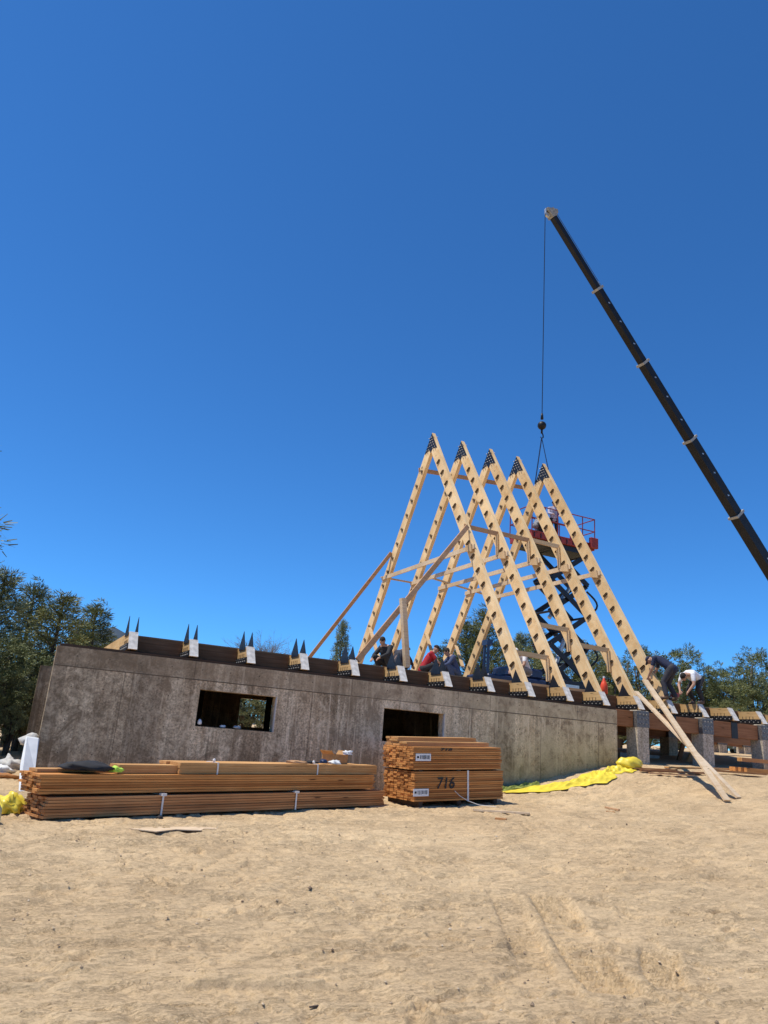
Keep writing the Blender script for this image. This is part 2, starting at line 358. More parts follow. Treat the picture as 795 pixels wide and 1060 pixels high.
disp = .05*fbm(GX, GY, .35, 3, 3) + .03*fbm(GX, GY*1.6, 1.3, 4, 5, .6) + .020*fbm(GX, GY*1.6, 7, 4, 9, .75)
tr_ = fbm(GX, GY*2.2, 1.1, 4, 77, .6); disp += .022*np.clip((tr_-.02)/.015, 0, 1) + .018*np.clip((fbm(GX, GY*2.0, 2.3, 4, 87, .6)+.04)/.02, 0, 1)   # small crusted steps
rid = np.abs(fbm(GX*.9, GY*1.8, 2.6, 3, 21)); disp -= .028*np.exp(-(rid/.045)**2)*(fbm(GX, GY, .5, 2, 33) > -.03)
def track(x0, y0, x1, y1, wd, bar_, depth, curve=0.0, side=1):
    """tyre track: two edges and lug marks pressed in the sand"""
    global disp
    dx, dy = x1-x0, y1-y0; L = math.hypot(dx, dy); dx /= L; dy /= L
    u_ = (GX-x0)*dx + (GY-y0)*dy; v_ = -(GX-x0)*dy + (GY-y0)*dx - curve*(u_/L)*(1-u_/L)*4
    m_ = np.clip((wd/2-np.abs(v_))/.03, 0, 1)*np.clip(u_/.2, 0, 1)*np.clip((L-u_)/.2, 0, 1)
    m_ *= np.clip(.95+2.2*fbm(GX, GY, 1.6, 3, 41+int(x0*7)), 0.15, 1)
    ph_ = (u_ - side*np.abs(v_)*.18 + .022*np.sin(v_*34+x0) + .10*fbm(GX, GY, 2.4, 3, 61))/bar_; lug = (1-2*(ph_-np.floor(ph_)))*(.45+1.5*np.clip(fbm(GX, GY, 4.5, 2, 63)+.25, 0, .6))
    disp = disp*(1-.9*m_) + m_*(-.02 + 2.0*depth*lug) + min(.026, depth*1.5)*np.exp(-((np.abs(v_)-wd/2-.04)/.055)**2)*np.clip(u_/.2, 0, 1)*np.clip((L-u_)/.2, 0, 1)*np.clip(.5+2*fbm(GX, GY, 2, 2, 55), 0, 1)
track(4.20, 4.50, 5.75, 7.3, .44, .13, .0165, .03)
track(3.9, 5.0, 5.2, 7.4, .32, .12, .006, -.03)
track(4.75, 4.55, 5.5, 5.4, .34, .11, .012, .05)
track(-3, 5.5, 2.7, 4.95, .34, .12, .004, .22)
track(-3, 6.9, 3.0, 6.2, .30, .13, .004, -.2)
track(-2, 4.35, 2.6, 4.30, .26, .11, .004, .08)
track(4.6, 7.6, 13, 6.0, .34, .14, .004, .4)
track(-3, 9.4, 9, 9.9, .4, .15, .004, .3)
for k in range(90):                     # scuffs and footprints
    fx, fy = rng.uniform(-2, 11), rng.uniform(3.4, 11.5); a = rng.uniform(0, 3.14); ca, sa = math.cos(a), math.sin(a)
    sel = (np.abs(GX-fx) < .35) & (np.abs(GY-fy) < .35)
    u_ = (GX[sel]-fx)*ca+(GY[sel]-fy)*sa; v_ = -(GX[sel]-fx)*sa+(GY[sel]-fy)*ca
    e_ = (u_/.14)**2+(v_/.055)**2; disp[sel] += -.035*np.exp(-e_**2) + .022*np.exp(-((np.sqrt(e_)-1.35)/.25)**2)
Z = Z + disp*near
# keep the sheet below the sunken floor inside the foundation
ny, nx = GX.shape
verts = np.stack([GX, GY, Z], -1).reshape(-1, 3)
idx = np.arange(ny*nx).reshape(ny, nx)
quads = np.stack([idx[:-1, :-1], idx[:-1, 1:], idx[1:, 1:], idx[1:, :-1]], -1).reshape(-1, 4)
me = bpy.data.meshes.new('ground'); me.vertices.add(len(verts)); me.vertices.foreach_set('co', verts.ravel())
me.loops.add(quads.size); me.loops.foreach_set('vertex_index', quads.ravel()); me.polygons.add(len(quads))
me.polygons.foreach_set('loop_start', np.arange(0, quads.size, 4)); me.polygons.foreach_set('use_smooth', np.ones(len(quads), bool))
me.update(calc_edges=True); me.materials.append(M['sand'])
go = bpy.data.objects.new('ground', me); col.objects.link(go); tag(go, 'bare tan sandy soil with tyre tracks and footprints', kind='structure')

# distant dark ridge
hb = MB(); prof = []
for i in range(61):
    t = i/60; ang = R(-30 + 62*t); d_ = 2600
    h = 40 + 235*math.exp(-((math.degrees(ang)-6.3)/4.2)**2) + 90*math.exp(-((math.degrees(ang)+6)/8)**2) + 10*math.sin(i*1.3)
    prof.append((d_*math.sin(ang), d_*math.cos(ang), h))
for (x, y, h) in prof:
    hb.v += [(x*.9, y*.9, -5), (x, y, h), (x*1.15, y*1.15, -5)]
for i in range(60):
    a = i*3
    hb.f += [(a, a+3, a+4, a+1), (a+1, a+4, a+5, a+2)]
hb.build('hills', flat('hill_scrub', (.055, .075, .10), 1, var=.3, scale=.01, spec=0), smooth=True)
tag(bpy.data.objects['hills'], 'far blue-green wooded ridge beyond the trees', kind='structure')

# ------------------------------------------------------------------ foundation
D, X0, SP, HB, AZ, WT = 15.6805, 2.1176, 1.2192, 5.9705, 12.2314, 2.8915
FARY = D + 2*HB
fd = empty('foundation', (0, 0, 0), 'stained grey concrete basement foundation with two rectangular window openings under the timber deck', 'foundation')
TH = .28
wb = MB(); wx = [0.75, 3.565, 5.215, 7.76, 9.36, 14.64]; zb, zt = 1.625, 2.345
for i, (x0, x1) in enumerate(zip(wx[:-1], wx[1:])):
    if i in (1, 3): wb.box((x0, D, -.4), (x1, D+TH, zb)).box((x0, D, zt), (x1, D+TH, WT))
    else: wb.box((x0, D, -.4), (x1, D+TH, WT))
wb.build('front_wall', M['wall'], fd)
MB().box((1.9, D+TH, -.4), (2.2, FARY-TH, WT+.07)).build('cross_wall', M['wall'], fd)  # unseen partition added under the first beam to keep the basement dark
MB().box((14.36, D+TH, -.4), (14.64, FARY-TH, WT)).build('cross_wall', M['wall'], fd)
bw = MB()
ox0, ox1 = 7.72, 9.6
bw.box((.75, FARY-TH, -.4), (ox0, FARY, WT)).box((ox1, FARY-TH, -.4), (14.64, FARY, WT)).box((ox0, FARY-TH, -.4), (ox1, FARY, 1.76)).box((ox0, FARY-TH, 2.74), (ox1, FARY, WT))
bw.build('back_wall', M['wall'], fd)
# form joints: thin grooves read as dark lines, 3 mm proud strips of laitance
sm = MB()
for a, b in ((.76, 3.2), (3.22, 6.9), (6.93, 10.6), (10.62, 14.63)):
    sm.box((a, D-.003, 2.522+random.uniform(-.008, .008)), (b, D, 2.536))
for x in (2.06, 6.0, 10.1, 12.15, 14.0): sm.box((x, D-.003, .2), (x+.008, D, 2.52))
for x in (3.4, 6.92, 9.7, 10.61, 13.3): sm.box((x, D-.003, 2.537), (x+.007, D, WT-.01))
sm.build('form_joint', M['seam'], fd)
ht = MB()
for zz in (.95, 1.55, 2.15, 2.72):
    for k in range(23): 
        x = 1.1+k*.61+random.uniform(-.02, .02)
        if not (zb-.05 < zz < zt+.05 and (3.5 < x < 5.3 or 7.7 < x < 9.4)): ht.box((x, D-.004, zz), (x+.022, D, zz+.022))
ht.build('tie_hole', M['seam'], fd)
MB().box((5.195, D-.006, zb+.0), (5.213, D+.06, zt-.004)).build('window_jamb', M['jamb'], fd)
MB().box((9.340, D-.006, zb+.0), (9.358, D+.06, zt-.004)).build('window_jamb', M['jamb'], fd)
MB().box((3.58, D+.02, zb+.001), (5.18, D+TH-.01, zb+.014)).build('window_ledge', M['treated'], fd)
MB().box((1.05, D+TH+.01, -.3), (14.35, FARY-TH-.01, .95)).build('basement_floor', M['rock'], fd)
# interior posts inside the basement
for x in (4.9, 6.9): MB().box((x, D+5.9, .95), (x+.14, D+6.04, WT+.05)).build('inner_post', M['treated'], fd)

rw = MB().box((.80, 23.7, .1), (1.6, 23.9, 2.95)).build('retaining_wall', M['wall'])
tag(rw, 'narrow dark grey wall end standing behind the left corner of the foundation', 'wall')

# sill plate on the wall, timber girders and pillars on the right
sp_ = MB().box((.80, D+.02, WT+.002), (14.62, D+.26, WT+.05)).build('sill_plate', M['treated']); tag(sp_, 'long dark sill plate lying along the top of the concrete wall', 'timber')
def pillar(cx, cy, ztop, label, size=.42, grp='square concrete pillars under the deck'):
    g = G(cx, cy)
    t = empty('concrete_pillar', (cx, cy, g-.1), label, 'pillar', grp)
    s2 = size/2; h = ztop-g+.1
    MB().box((-s2, -s2, 0), (s2, s2, h)).build('shaft', M['pillar'], t, bevel=.012)
    p = MB().box((-s2-.008, -s2-.008, h-.44), (s2+.008, s2+.008, h-.02)).build('steel_saddle', M['saddle'], t)
    bb = MB()
    for zz in (.1, .22, .34):
        for xx in (-.12, 0, .12): bb.ball((xx, -s2-.012, h-zz), .018, n=6)
    bb.build('bolts', M['bolt'], p)
    return t
M['saddle'] = flat('saddle_steel', (.16, .155, .15), .5, .5, .5, 22)
GY0 = D+.26
for i, (n, lb) in enumerate(((11, 'concrete pillar nearest the right end of the foundation wall'), (13, 'concrete pillar right of the crossed leaning planks'), (15, 'concrete pillar at the right edge of the photo, front row'))):
    pillar(X0+SP*n, D+.18, WT+.06, lb)
pillar(X0+SP*17, D+.18, WT+.06, 'concrete pillar beyond the right edge of the photo, front row')
for px_, Y_, lb in ((657, 19.6, 'sunlit concrete pillar seen in the gap beside the wall end'), (768, 21.6, 'sunlit concrete pillar under the far deck near the white car'), (690, 19.6, 'dark pillar in shade under the two bending workers'), (742, 21.6, 'shaded pillar behind the front row right of the leaning planks')):
    p = at(px_, 768, Y_); pillar(p.x+.1, Y_, WT+.06, lb)
xs_ = [14.64, X0+SP*11-.21, X0+SP*11+.21, X0+SP*13-.21, X0+SP*13+.21, X0+SP*15-.21, X0+SP*15+.21, X0+SP*17-.21]
for k in range(4):
    a, b = xs_[2*k]+.015, xs_[2*k+1]-.012
    t = empty('girder', (a, D+.1, 2.5), ('short brown girder between the wall end and the first pillar', 'brown girder between pillars behind the leaning planks', 'brown girder between the two right-hand front pillars', 'brown girder running out past the right edge of the photo')[k], 'beam', 'timber girders between the concrete pillars')
    MB().box((0, 0, 0), (b-a, .22, .42)).build('timber', M['girder'], t, bevel=.008)
    if k in (1, 2):
        MB().box(((b-a)/2-.13, -.012, -.02), ((b-a)/2+.13, .0, .425)).build('steel_plate', M['steel'], t)
# inner girder line further back
for Y_, zz in ((19.6, 2.5), (21.6, 2.5)):
    t = MB().box((14.8, Y_-.11, zz), (30, Y_+.11, zz+.42)).build('girder', M['girder']); tag(t, 'long shaded girder under the deck, %s row behind the front pillars' % ('first' if Y_ < 20 else 'second'), 'beam')

# ------------------------------------------------------------------ deck beams with knife plates
BT = WT + .44; BBt = WT + .085
sl_ = (AZ-WT)/HB
def yat(z): return (z-WT-.06)/sl_       # sloped cut of the beam ends follows the roof slope
beam_lab = ['floor beam end at the far left of the wall, tall black plates, its side open to view', 'second floor beam end from the left, bare black plate points', 'third floor beam end from the left, above the first window opening', 'fourth floor beam end from the left, left of the tall diagonal brace foot', 'floor beam end where the lower brace board lands',
            'floor beam end beside the pale upright post', 'floor beam end left of the dark-capped worker in red', 'floor beam end right of the second window opening', 'floor beam end under the nearest left truss foot', 'floor beam end under the second truss foot', 'floor beam end under the third truss foot', 'floor beam end under the fourth truss foot, on the first pillar',
            'floor beam end under the navy-shirted worker', 'floor beam end just right of the bending worker in the white shirt', 'second floor beam end right of the bending worker in white', 'floor beam end at the right edge of the photo']
HW = .08
def floor_beam(fins):
    t = empty('floor_beam', (X0, D, 0), '', 'beam', 'floor beams across the foundation')
    L = 2*HB
    pr_ = [(-HW, yat(BBt), BBt), (-HW, yat(BT), BT), (-HW, L-yat(BT), BT), (-HW, L-yat(BBt), BBt)]
    MB().prism(pr_, (2*HW, 0, 0)).build('timber', M['glulam_y'], t)
    # pale sealed cut on the sloping end, proud of the timber
    zl, zh = WT+.092, BT+.012; e_ = HW+.006
    c = MB().hexa([(-e_, yat(zl)-.05, zl), (e_, yat(zl)-.05, zl), (e_, yat(zl)-.003, zl), (-e_, yat(zl)-.003, zl),
                   (-e_, yat(zh)-.05, zh), (e_, yat(zh)-.05, zh), (e_, yat(zh)-.003, zh), (-e_, yat(zh)-.003, zh)]).build('end_block', M['endcut'], t)
    for s in (-1, 1):
        x = s*(HW+.012)
        # dark steel side plate along the lower half of the beam, with a row of bolts
        sp = MB().box((x-.006, .07, BBt-.0), (x+.006, 1.25, BBt+.13)).build('side_plate', M['steel'], t)
        bb = MB()
        for k in range(7): bb.ball((x+s*.012, .16+.15*k, BBt+.045), .016, n=6)
        for k in range(6): bb.ball((x+s*.012, .24+.15*k, BBt+.10), .010, n=6)
        bb.build('bolts', M['bolt'], sp)
        # pointed knife plate that takes the rafter foot
        if fins: MB().prism([(x-.005, yat(BT)+.02, BT-.06), (x-.005, yat(BT)+.50, BT-.06), (x-.005, yat(BT)+.50, BT+.04), (x-.005, yat(BT)+.28, BT+.36)], (.010, 0, 0)).build('knife_plate', M['steel'], t)
    tk = MB()
    for k in range(4): tk.box((-HW-.008, .34+.12*k, BBt+.131), (-HW-.001, .355+.12*k, BBt+.21))
    tk.build('nail_strip', M['hanger'], t)
    return t
fb = floor_beam(True); fb2 = floor_beam(False); beams = []
for n in range(17):
    o = fb if n == 0 else fb2 if n == 8 else copy_tree(fb if n < 8 else fb2)
    o.location = (X0+SP*n, D, 0); o['label'] = beam_lab[n] if n < 16 else 'floor beam beyond the right edge of the photo'
# rim boards between the beams, set back behind the ends
rim = None
for n in range(16):
    if rim is None:
        rim = empty('rim_board', (0, 0, 0), '', 'board', 'dark rim boards between the floor beams')
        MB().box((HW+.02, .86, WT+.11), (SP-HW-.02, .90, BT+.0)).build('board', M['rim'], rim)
        MB().box((0, .24, WT+.055), (SP-.002, .92, WT+.082)).build('light_baffle', M['treated'], rim)  # added strip behind the wall top, stops light leaking into the basement
        o = rim
    else: o = copy_tree(rim)
    o.location = (X0+SP*n, D, 0); o['label'] = 'dark rim board just right of the ' + ('%s floor beam end from the left' % ['first', 'second', 'third', 'fourth', 'fifth', 'sixth', 'seventh', 'eighth', 'ninth', 'tenth', 'eleventh', 'twelfth', 'thirteenth', 'fourteenth', 'fifteenth', 'sixteenth'][n])
XE = X0+SP*16
dk = MB()
for k in range(11):
    for j in range(9):
        x0 = X0+.1+2.4384*k*.93; y0 = D+.92+1.2192*j
        if x0+2.26 < X0+SP*17: dk.box((x0, y0, BT+.004), (x0+2.262, min(y0+1.214, FARY-.02), BT+.026))
o = MB().box((X0-.1, FARY+.01, WT+.01), (XE, FARY+.05, BT)).build('rim_board', M['rim']); tag(o, 'long dark board added to shut daylight out along the far side of the deck', 'board')  # unseen board added to block sun entering through the rear deck gap
d = dk.build('deck_sheathing', M['ply']); tag(d, 'plywood deck laid over the floor beams behind the rim boards', 'deck')

# ------------------------------------------------------------------ A-frame trusses
RD, RT = .38, .13
dirN = Vector((0, HB, AZ-WT-.06)).normalized(); perN = Vector((0, -dirN.z, dirN.y))   # outward normal (toward camera and up)
def a_frame():
    t = empty('a_frame_truss', (0, 0, 0), '', 'roof truss', 'A-frame trusses standing on the deck')
    RL = math.hypot(HB, AZ-WT-.06)
    hang = None
    for side in (0, 1):
        def tr(p): return V(p[0], (p[1] if side == 0 else 2*HB-p[1]), p[2])
        foot = V(0, 0, WT+.06); apex = V(0, HB, AZ)
        inn = -perN*RD
        zi = BT+.03
        # outer face foot to apex; inner edge stops on the deck beam
        f_in = foot + inn; k = (zi-f_in.z)/dirN.z; f_in = f_in + dirN*k
        a_in = V(0, HB, AZ - RD/dirN.y)
        f_out = foot + dirN*((BT-.30-foot.z)/dirN.z)
        f_out = foot + dirN*.02
        f_mid = V(0, f_out.y + .12, zi)
        poly = [f_out, apex, a_in, f_in, V(0, yat(zi)+.10, zi)]
        poly = [tr(p) + V(-RT/2, 0, 0) for p in poly]
        rf = MB().prism(poly, (RT, 0, 0)).build('rafter', M['raft'], t)
        for xs in (-1, 1):
            for k in range(17):
                s_ = 1.15 + k*.565
                if s_ > RL-1.1: break
                p = foot + dirN*s_ - perN*(RD*.50)
                if hang is None:
                    hb_ = MB(); H = .19
                    for w_ in (-.024, .018):
                        a = dirN*w_
                        hb_.prism([a - perN*H/2, a + perN*H*.5, a + perN*H*.42 + V(-.045, 0, 0), a - perN*H/2 + V(-.045, 0, 0)], dirN*.006)
                    hb_.prism([-perN*H/2 - dirN*.024, -perN*H/2 + dirN*.024, -perN*H/2 + dirN*.024 + V(-.045, 0, 0), -perN*H/2 - dirN*.024 + V(-.045, 0, 0)], perN*.008)
                    hb_.prism([-perN*H/2 - dirN*.055 + V(-.001, 0, 0), -perN*H/2 + dirN*.055 + V(-.001, 0, 0), perN*H/2 + dirN*.03 + V(-.001, 0, 0), perN*H/2 - dirN*.03 + V(-.001, 0, 0)], V(-.005, 0, 0))
                    h = hb_.build('joist_hanger', M['hanger'], rf); hang = h.data
                else:
                    h = bpy.data.objects.new('joist_hanger', hang); col.objects.link(h); h.parent = rf
                q = tr(p); h.location = (xs*-RT/2 if xs == 1 else RT/2, q.y, q.z)
                h.scale = (xs, 1 if side == 0 else -1, 1)
        # knife plates at the foot
        kp = [tr(V(0, yat(BT)+.10, BT-.04)), tr(V(0, yat(BT)+.58, BT-.04)), tr(V(0, yat(BT)+.40, BT+.34))]
        for s in (-1, 1):
            MB().prism([p + V(s*(RT/2+.006)-.004, 0, 0) for p in kp], (.008, 0, 0)).build('foot_plate', M['steel'], t)
        # ridge plates
    for s in (-1, 1):
        a = V(s*(RT/2+.006)-.005, HB, AZ-.03); b_ = .80
        dn = V(0, -dirN.y, -dirN.z); df = V(0, dirN.y, -dirN.z)
        pl = [a, a + df*b_, a + df*(b_-.05) + V(0, -.30, .03), V(a.x, HB, AZ-.78), a + dn*(b_-.05) + V(0, .30, .03), a + dn*b_]
        rp = MB().prism(pl, (.010, 0, 0)).build('ridge_plate', M['steel'], t)
        bb = MB()
        for sg in (dn, df):
            inw = V(0, -sg.z*(-1 if sg is df else 1), 0)
            for k in range(6):
                for j in (0, 1):
                    q = a + sg*(.16+.13*k) + V(s*.012+.005, 0, 0) + V(0, (.10+.13*j)*(1 if sg is dn else -1), -.02)
                    bb.ball(q, .020, n=6)
        bb.build('bolts', M['bolt'], rp)
    # collar tie
    zc = 7.42; yc = (zc-WT-.06)/sl_
    MB().box((-RT/2-.048, yc-.02, zc-.07), (-RT/2-.008, 2*HB-yc+.02, zc+.07)).build('collar_tie', M['board'], t)
    MB().prism([(-RT/2-.10, yc+.02, zc-.16), (-RT/2-.10, yc+.36, zc-.10), (-RT/2-.10, yc+.36, zc+.08), (-RT/2-.10, yc+.08, zc+.10)], (.045, 0, 0)).build('tie_block', M['glulam'], t)
    return t
M['raft'] = wood('rafter_glulam', (.66, .42, .19), (.84, .60, .32), (.90, .71, .44), (14, 1.2, 1.2), scale=1.6, isl=.1)
tr0 = a_frame()
tl = ['nearest A-frame truss, leftmost peak, with two brace boards running down from it', 'second A-frame truss from the left', 'middle A-frame truss of the five', 'fourth A-frame truss from the left, red lift platform behind it', 'rightmost A-frame truss, its peak held by the crane slings']
for i, n in enumerate((8, 9, 10, 11, 12)):
    o = tr0 if i == 0 else copy_tree(tr0)
    o.location = (X0+SP*n, D, 0); o['label'] = tl[i]

# temporary boards
def loose(name, a, b, w_, h_, mat, label, cat='board', group=None, up=(0, 0, 1)):
    a, b = Vector(a), Vector(b); t = MB().bar(V(0, 0, 0), b-a, w_, h_, up).build(name, mat); t.location = a
    return tag(t, label, cat, group)
XN = [X0+SP*n for n in range(20)]
def ysl(z): return D + (z-WT-.06)/sl_
loose('spacer_board', (XN[8]-.1, ysl(8.2)+.10, 8.2), (XN[9]+.05, ysl(8.18)+.10, 8.18), .04, .14, M['brace'], 'upper spacer board between the first and second trusses', group='spacer boards between trusses')
loose('spacer_board', (XN[9]+.08, ysl(8.22)+.10, 8.22), (XN[10]+.05, ysl(8.2)+.10, 8.20), .04, .14, M['brace'], 'upper spacer board between the second and third trusses', group='spacer boards between trusses')
loose('spacer_board', (XN[10]+.08, ysl(8.24)+.10, 8.24), (XN[11]+.05, ysl(8.2)+.10, 8.20), .04, .14, M['glulam'], 'upper spacer board between the third and fourth trusses', group='spacer boards between trusses')
for i, (k, za, zb_, lb) in enumerate(((8, 4.15, 4.12, 'first and second'), (9, 5.12, 5.10, 'second and third'), (10, 4.67, 4.64, 'third and fourth'))):
    loose('spacer_board', (XN[k]+.05, ysl(za)+.10, za), (XN[k+1]-.02, ysl(zb_)+.10, zb_), .04, .13, M['glulam'], 'lower spacer board between the %s trusses' % lb, group='spacer boards between trusses')
    loose('drop_board', (XN[k+1]-.10, ysl(zb_)+.10, zb_-.02), (XN[k+1]-.10, ysl(zb_)+.05, zb_-.62), .05, .13, M['glulam'], 'short upright block below the lower spacer between %s trusses' % lb, group='short upright blocks on the trusses', up=(0, 1, 0))
    loose('drop_board', (XN[k+1]-.10, ysl(8.2)+.10, 8.16), (XN[k+1]-.10, ysl(8.2)+.02, 7.45), .05, .13, M['glulam'], 'short upright block below the upper spacer between %s trusses' % lb, group='short upright blocks on the trusses', up=(0, 1, 0))
loose('ridge_spacer', (XN[8]-.1, 22.41, 11.04), (XN[12]+.1, 22.2, 11.34), .04, .15, M['brace'], 'long brown board tying the trusses together just under the ridge')
loose('tie_board', (XN[8]-.15, 24.75, 7.46), (XN[9]+.15, 24.75, 7.46), .12, .04, M['board'], 'pale board tying first two trusses on the far side at collar height', group='far side tie boards')
loose('tie_board', (XN[9]+.4, 24.1, 7.62), (XN[12]+.2, 24.6, 7.40), .12, .04, M['board'], 'pale board tying the last trusses on the far side at collar height', group='far side tie boards')
loose('brace_board', (XN[8]-.09, 24.16, 8.3), (9.42, 27.25, BT+.03), .05, .13, M['brace'], 'long diagonal brace board left of the far side of the first truss', group='diagonal brace boards', up=(-1, 0, .5))
loose('brace_board', (XN[8]-.09, 18.95, 8.15), (7.15, 16.02, BT+.03), .05, .14, M['brace'], 'long diagonal brace board from the first near rafter to the deck edge', group='diagonal brace boards', up=(-1, 0, 1))
loose('brace_post', (8.28, 16.16, 5.0), (8.52, 16.16, BT+.02), .12, .15, M['board'], 'pale upright post standing on the deck edge propping the brace board', up=(0, 1, 0))
for nm, a, b, lb in (('a', (392, 655), (386, 628), 'thin prop leaning under the brace board'),):
    pass
for (ax, ay, Ya, bx, by, Yb, lb) in ((383, 650, 25.5, 394, 688, 24, 'small strut on the far side of the first truss'), (441, 655, 25.5, 449, 682, 24, 'small strut on the far side of the third truss'), (472, 668, 25.5, 479, 690, 24, 'small strut on the far side of the fourth truss')):
    loose('strut', at(ax, ay, Ya), at(bx, by, Yb), .05, .12, M['glulam'], lb, group='small far side struts', up=(1, 0, 0))
loose('joist', (7.9, 20.6, BT+.16), (15.4, 20.4, BT+.16), .09, .24, M['glulam'], 'fresh joist lying on edge across the deck inside the trusses')
loose('joist', (X0+SP*8, 18.2, BT+.14), (X0+SP*11.7, 18.0, BT+.14), .09, .2, M['glulam'], 'shorter joist lying on the deck behind the truss feet')

# ------------------------------------------------------------------ lumber stacks
def bundle(name, loc, rz, L, W_, H, rows, cols, mat, label, group, ends=True, straps=(), tagx=None, jag=.03):
    t = empty(name, loc, label, 'lumber stack', group, rz)
    bd = MB(); bh = H/rows; bw_ = W_/cols
    for r in range(rows):
        for c in range(cols):
            if 0 < r < rows-1 and 0 < c < cols-1 and not ends: continue
            j0, j1 = random.uniform(-jag, jag), random.uniform(-jag, jag); jy = random.uniform(-.012, .008)
            bd.box((j0, c*bw_+.003+jy, r*bh+.003), (L+j1, (c+1)*bw_-.003+jy, (r+1)*bh-.003))
    bd.build('boards', mat, t)
    for sx in straps:
        sb = MB().box((sx, -.014, -.01), (sx+.03, -.008, H+.008)).box((sx, -.014, H+.004), (sx+.03, W_+.01, H+.010)).box((sx-.02, -.03, H-.01), (sx+.06, .05, H+.025))
        sb.build('strap', M['strap'], t)
    return t
LL = V(.80, 11.5); LRp = V(7.0, 13.95); LL = Vector((.80, 11.5)); LRp = Vector((7.05, 13.95))
dl = LRp-LL; Llen = dl.length; rzl = math.atan2(dl.y, dl.x); gl = G(*LL); gr_ = G(*LRp)
slope = math.atan2(.40-.26, Llen)
def tilt(o): o.rotation_euler = (0, -slope, rzl)
z0 = .29
b1 = bundle('lumber_bundle', (LL.x, LL.y, z0), rzl, Llen, .64, .27, 7, 5, M['lumber2'], 'long dark weathered lumber bundle at the bottom of the left stack', 'long lumber bundles', straps=(1.75, 4.4)); tilt(b1)
o2 = V(-.10, .06, .30); Rm = Matrix.Rotation(rzl, 4, 'Z') @ Matrix.Rotation(-slope, 4, 'Y')
p2 = V(LL.x, LL.y, z0) + (Rm @ o2)
b2 = bundle('lumber_bundle', p2, rzl, Llen-.15, .64, .26, 7, 5, M['lumber'], 'long orange lumber bundle resting on the dark bottom bundle', 'long lumber bundles'); tilt(b2)
for k in range(4):
    bx_ = k*2.0+.5; p = V(LL.x, LL.y, z0-.1) + Rm @ V(bx_, .02, .0)
    o = MB().box((0, 0, -.1), (.09, .6, .095)).build('dunnage_block', M['treated']); o.location = p; tilt(o); tag(o, '%s timber bearer under the long lumber stack, counted from the left' % ['first', 'second', 'third', 'fourth'][k], 'timber', 'bearers under the long stack')
def lay(x0, x1, y, w_, h_, zoff, mat, label, name='board'):
    o = MB()
    n = max(1, round(h_/.04))
    for k in range(n): o.box((random.uniform(0, .02), 0, k*h_/n+.001), (x1-x0+random.uniform(0, .02), w_, (k+1)*h_/n-.001))
    o = o.build(name, mat); p = V(LL.x, LL.y, z0) + Rm @ V(x0, y, zoff); o.location = p; tilt(o); return tag(o, label, 'lumber', 'loose boards on top of the long stack')
lay(1.05, 2.2, .16, .28, .12, .565, M['lumber3'], 'short double board on the stack right of the black bag')
lay(2.05, 6.55, .1, .30, .165, .565, M['lumber3'], 'long pale boards strapped on top of the long stack, front', 'board_bundle')
lay(2.0, 6.3, .41, .20, .165, .565, M['lumber3'], 'long pale boards behind the strapped front ones on the stack', 'board_bundle')
lay(-.05, 1.6, .36, .26, .04, .565, M['lumber3'], 'loose board at the left end on top of the long stack')
for sx in (2.75, 4.95):
    o = MB().box((0, -.006, -.01), (.028, 0, .172)).box((0, -.006, .168), (.028, .32, .174)).ball((.014, .12, .20), .03, n=6).build('strap', M['strap']); o.location = V(LL.x, LL.y, z0) + Rm @ V(sx, .095, .565); tilt(o)
    tag(o, 'white strap round the pale top boards, %s' % ('left one' if sx < 3 else 'right one'), 'strap', 'straps on the top boards')
# items on the stack
def onstack(x, y, z): return V(LL.x, LL.y, z0) + Rm @ V(x, y, z)
def lumpy(name, c, sx, sy, sz, mat, label, cat, amp=.18, seed=0, n=20, flatb=True):
    mb = MB().ball((0, 0, 0), 1, n=n); rs = np.random.RandomState(seed); ph = rs.uniform(0, 6, 12)
    out = []
    for (x, y, z) in mb.v:
        k = 1 + amp*(math.sin(x*4+ph[0])*math.sin(y*5+ph[1]) + .6*math.sin(z*7+ph[2]+x*6) + .4*math.sin(x*11+y*9+ph[3]))
        zz = z*k*sz
        if flatb: zz = max(zz, -sz*.45)
        out.append((x*k*sx, y*k*sy, zz))
    mb.v = out; o = mb.build(name, mat, smooth=True); o.location = c; return tag(o, label, cat)
bg_ = lumpy('bag', onstack(.62, .22, .64), .36, .20, .085, M['blackfab'], 'black folded bag lying at the left end of the long lumber stack', 'bag', seed=3)
gv = lumpy('glove', onstack(.98, .12, .61), .10, .07, .05, M['lime'], 'lime green glove beside the black bag on the lumber', 'glove', .35, seed=5)
def box_open(name, loc, rz, sx, sy, sz, label):
    t = empty(name, loc, label, 'box', None, rz)
    s = MB(); th = .008
    s.box((0, 0, 0), (sx, th, sz)).box((0, sy-th, 0), (sx, sy, sz)).box((0, th, 0), (th, sy-th, sz)).box((sx-th, th, 0), (sx, sy-th, sz)).box((th, th, 0), (sx-th, sy-th, th))
    s.build('carton', M['card'], t)
    MB().prism([(0, 0, sz), (0, sy, sz), (-.07, sy, sz+.06), (-.07, 0, sz+.06)], (0, 0, .006)).build('flap', M['card'], t)
    MB().prism([(sx, 0, sz), (sx, sy, sz), (sx+.06, sy, sz+.07), (sx+.06, 0, sz+.07)], (0, 0, .006)).build('flap', M['card'], t)
    return t
box_open('cardboard_box', onstack(5.50, .25, .735), rzl+.1, .42, .3, .17, 'open cardboard box at the right end on top of the lumber stack')
lumpy('rag', onstack(5.42, .12, .76), .10, .08, .05, M['whitesheet'], 'white rag in front of the cardboard box', 'rag', .3, 8)
lumpy('tool_pouch', onstack(5.2, .2, .77), .08, .07, .05, M['navy'], 'small dark blue pouch left of the cardboard box', 'pouch', .2, 9)
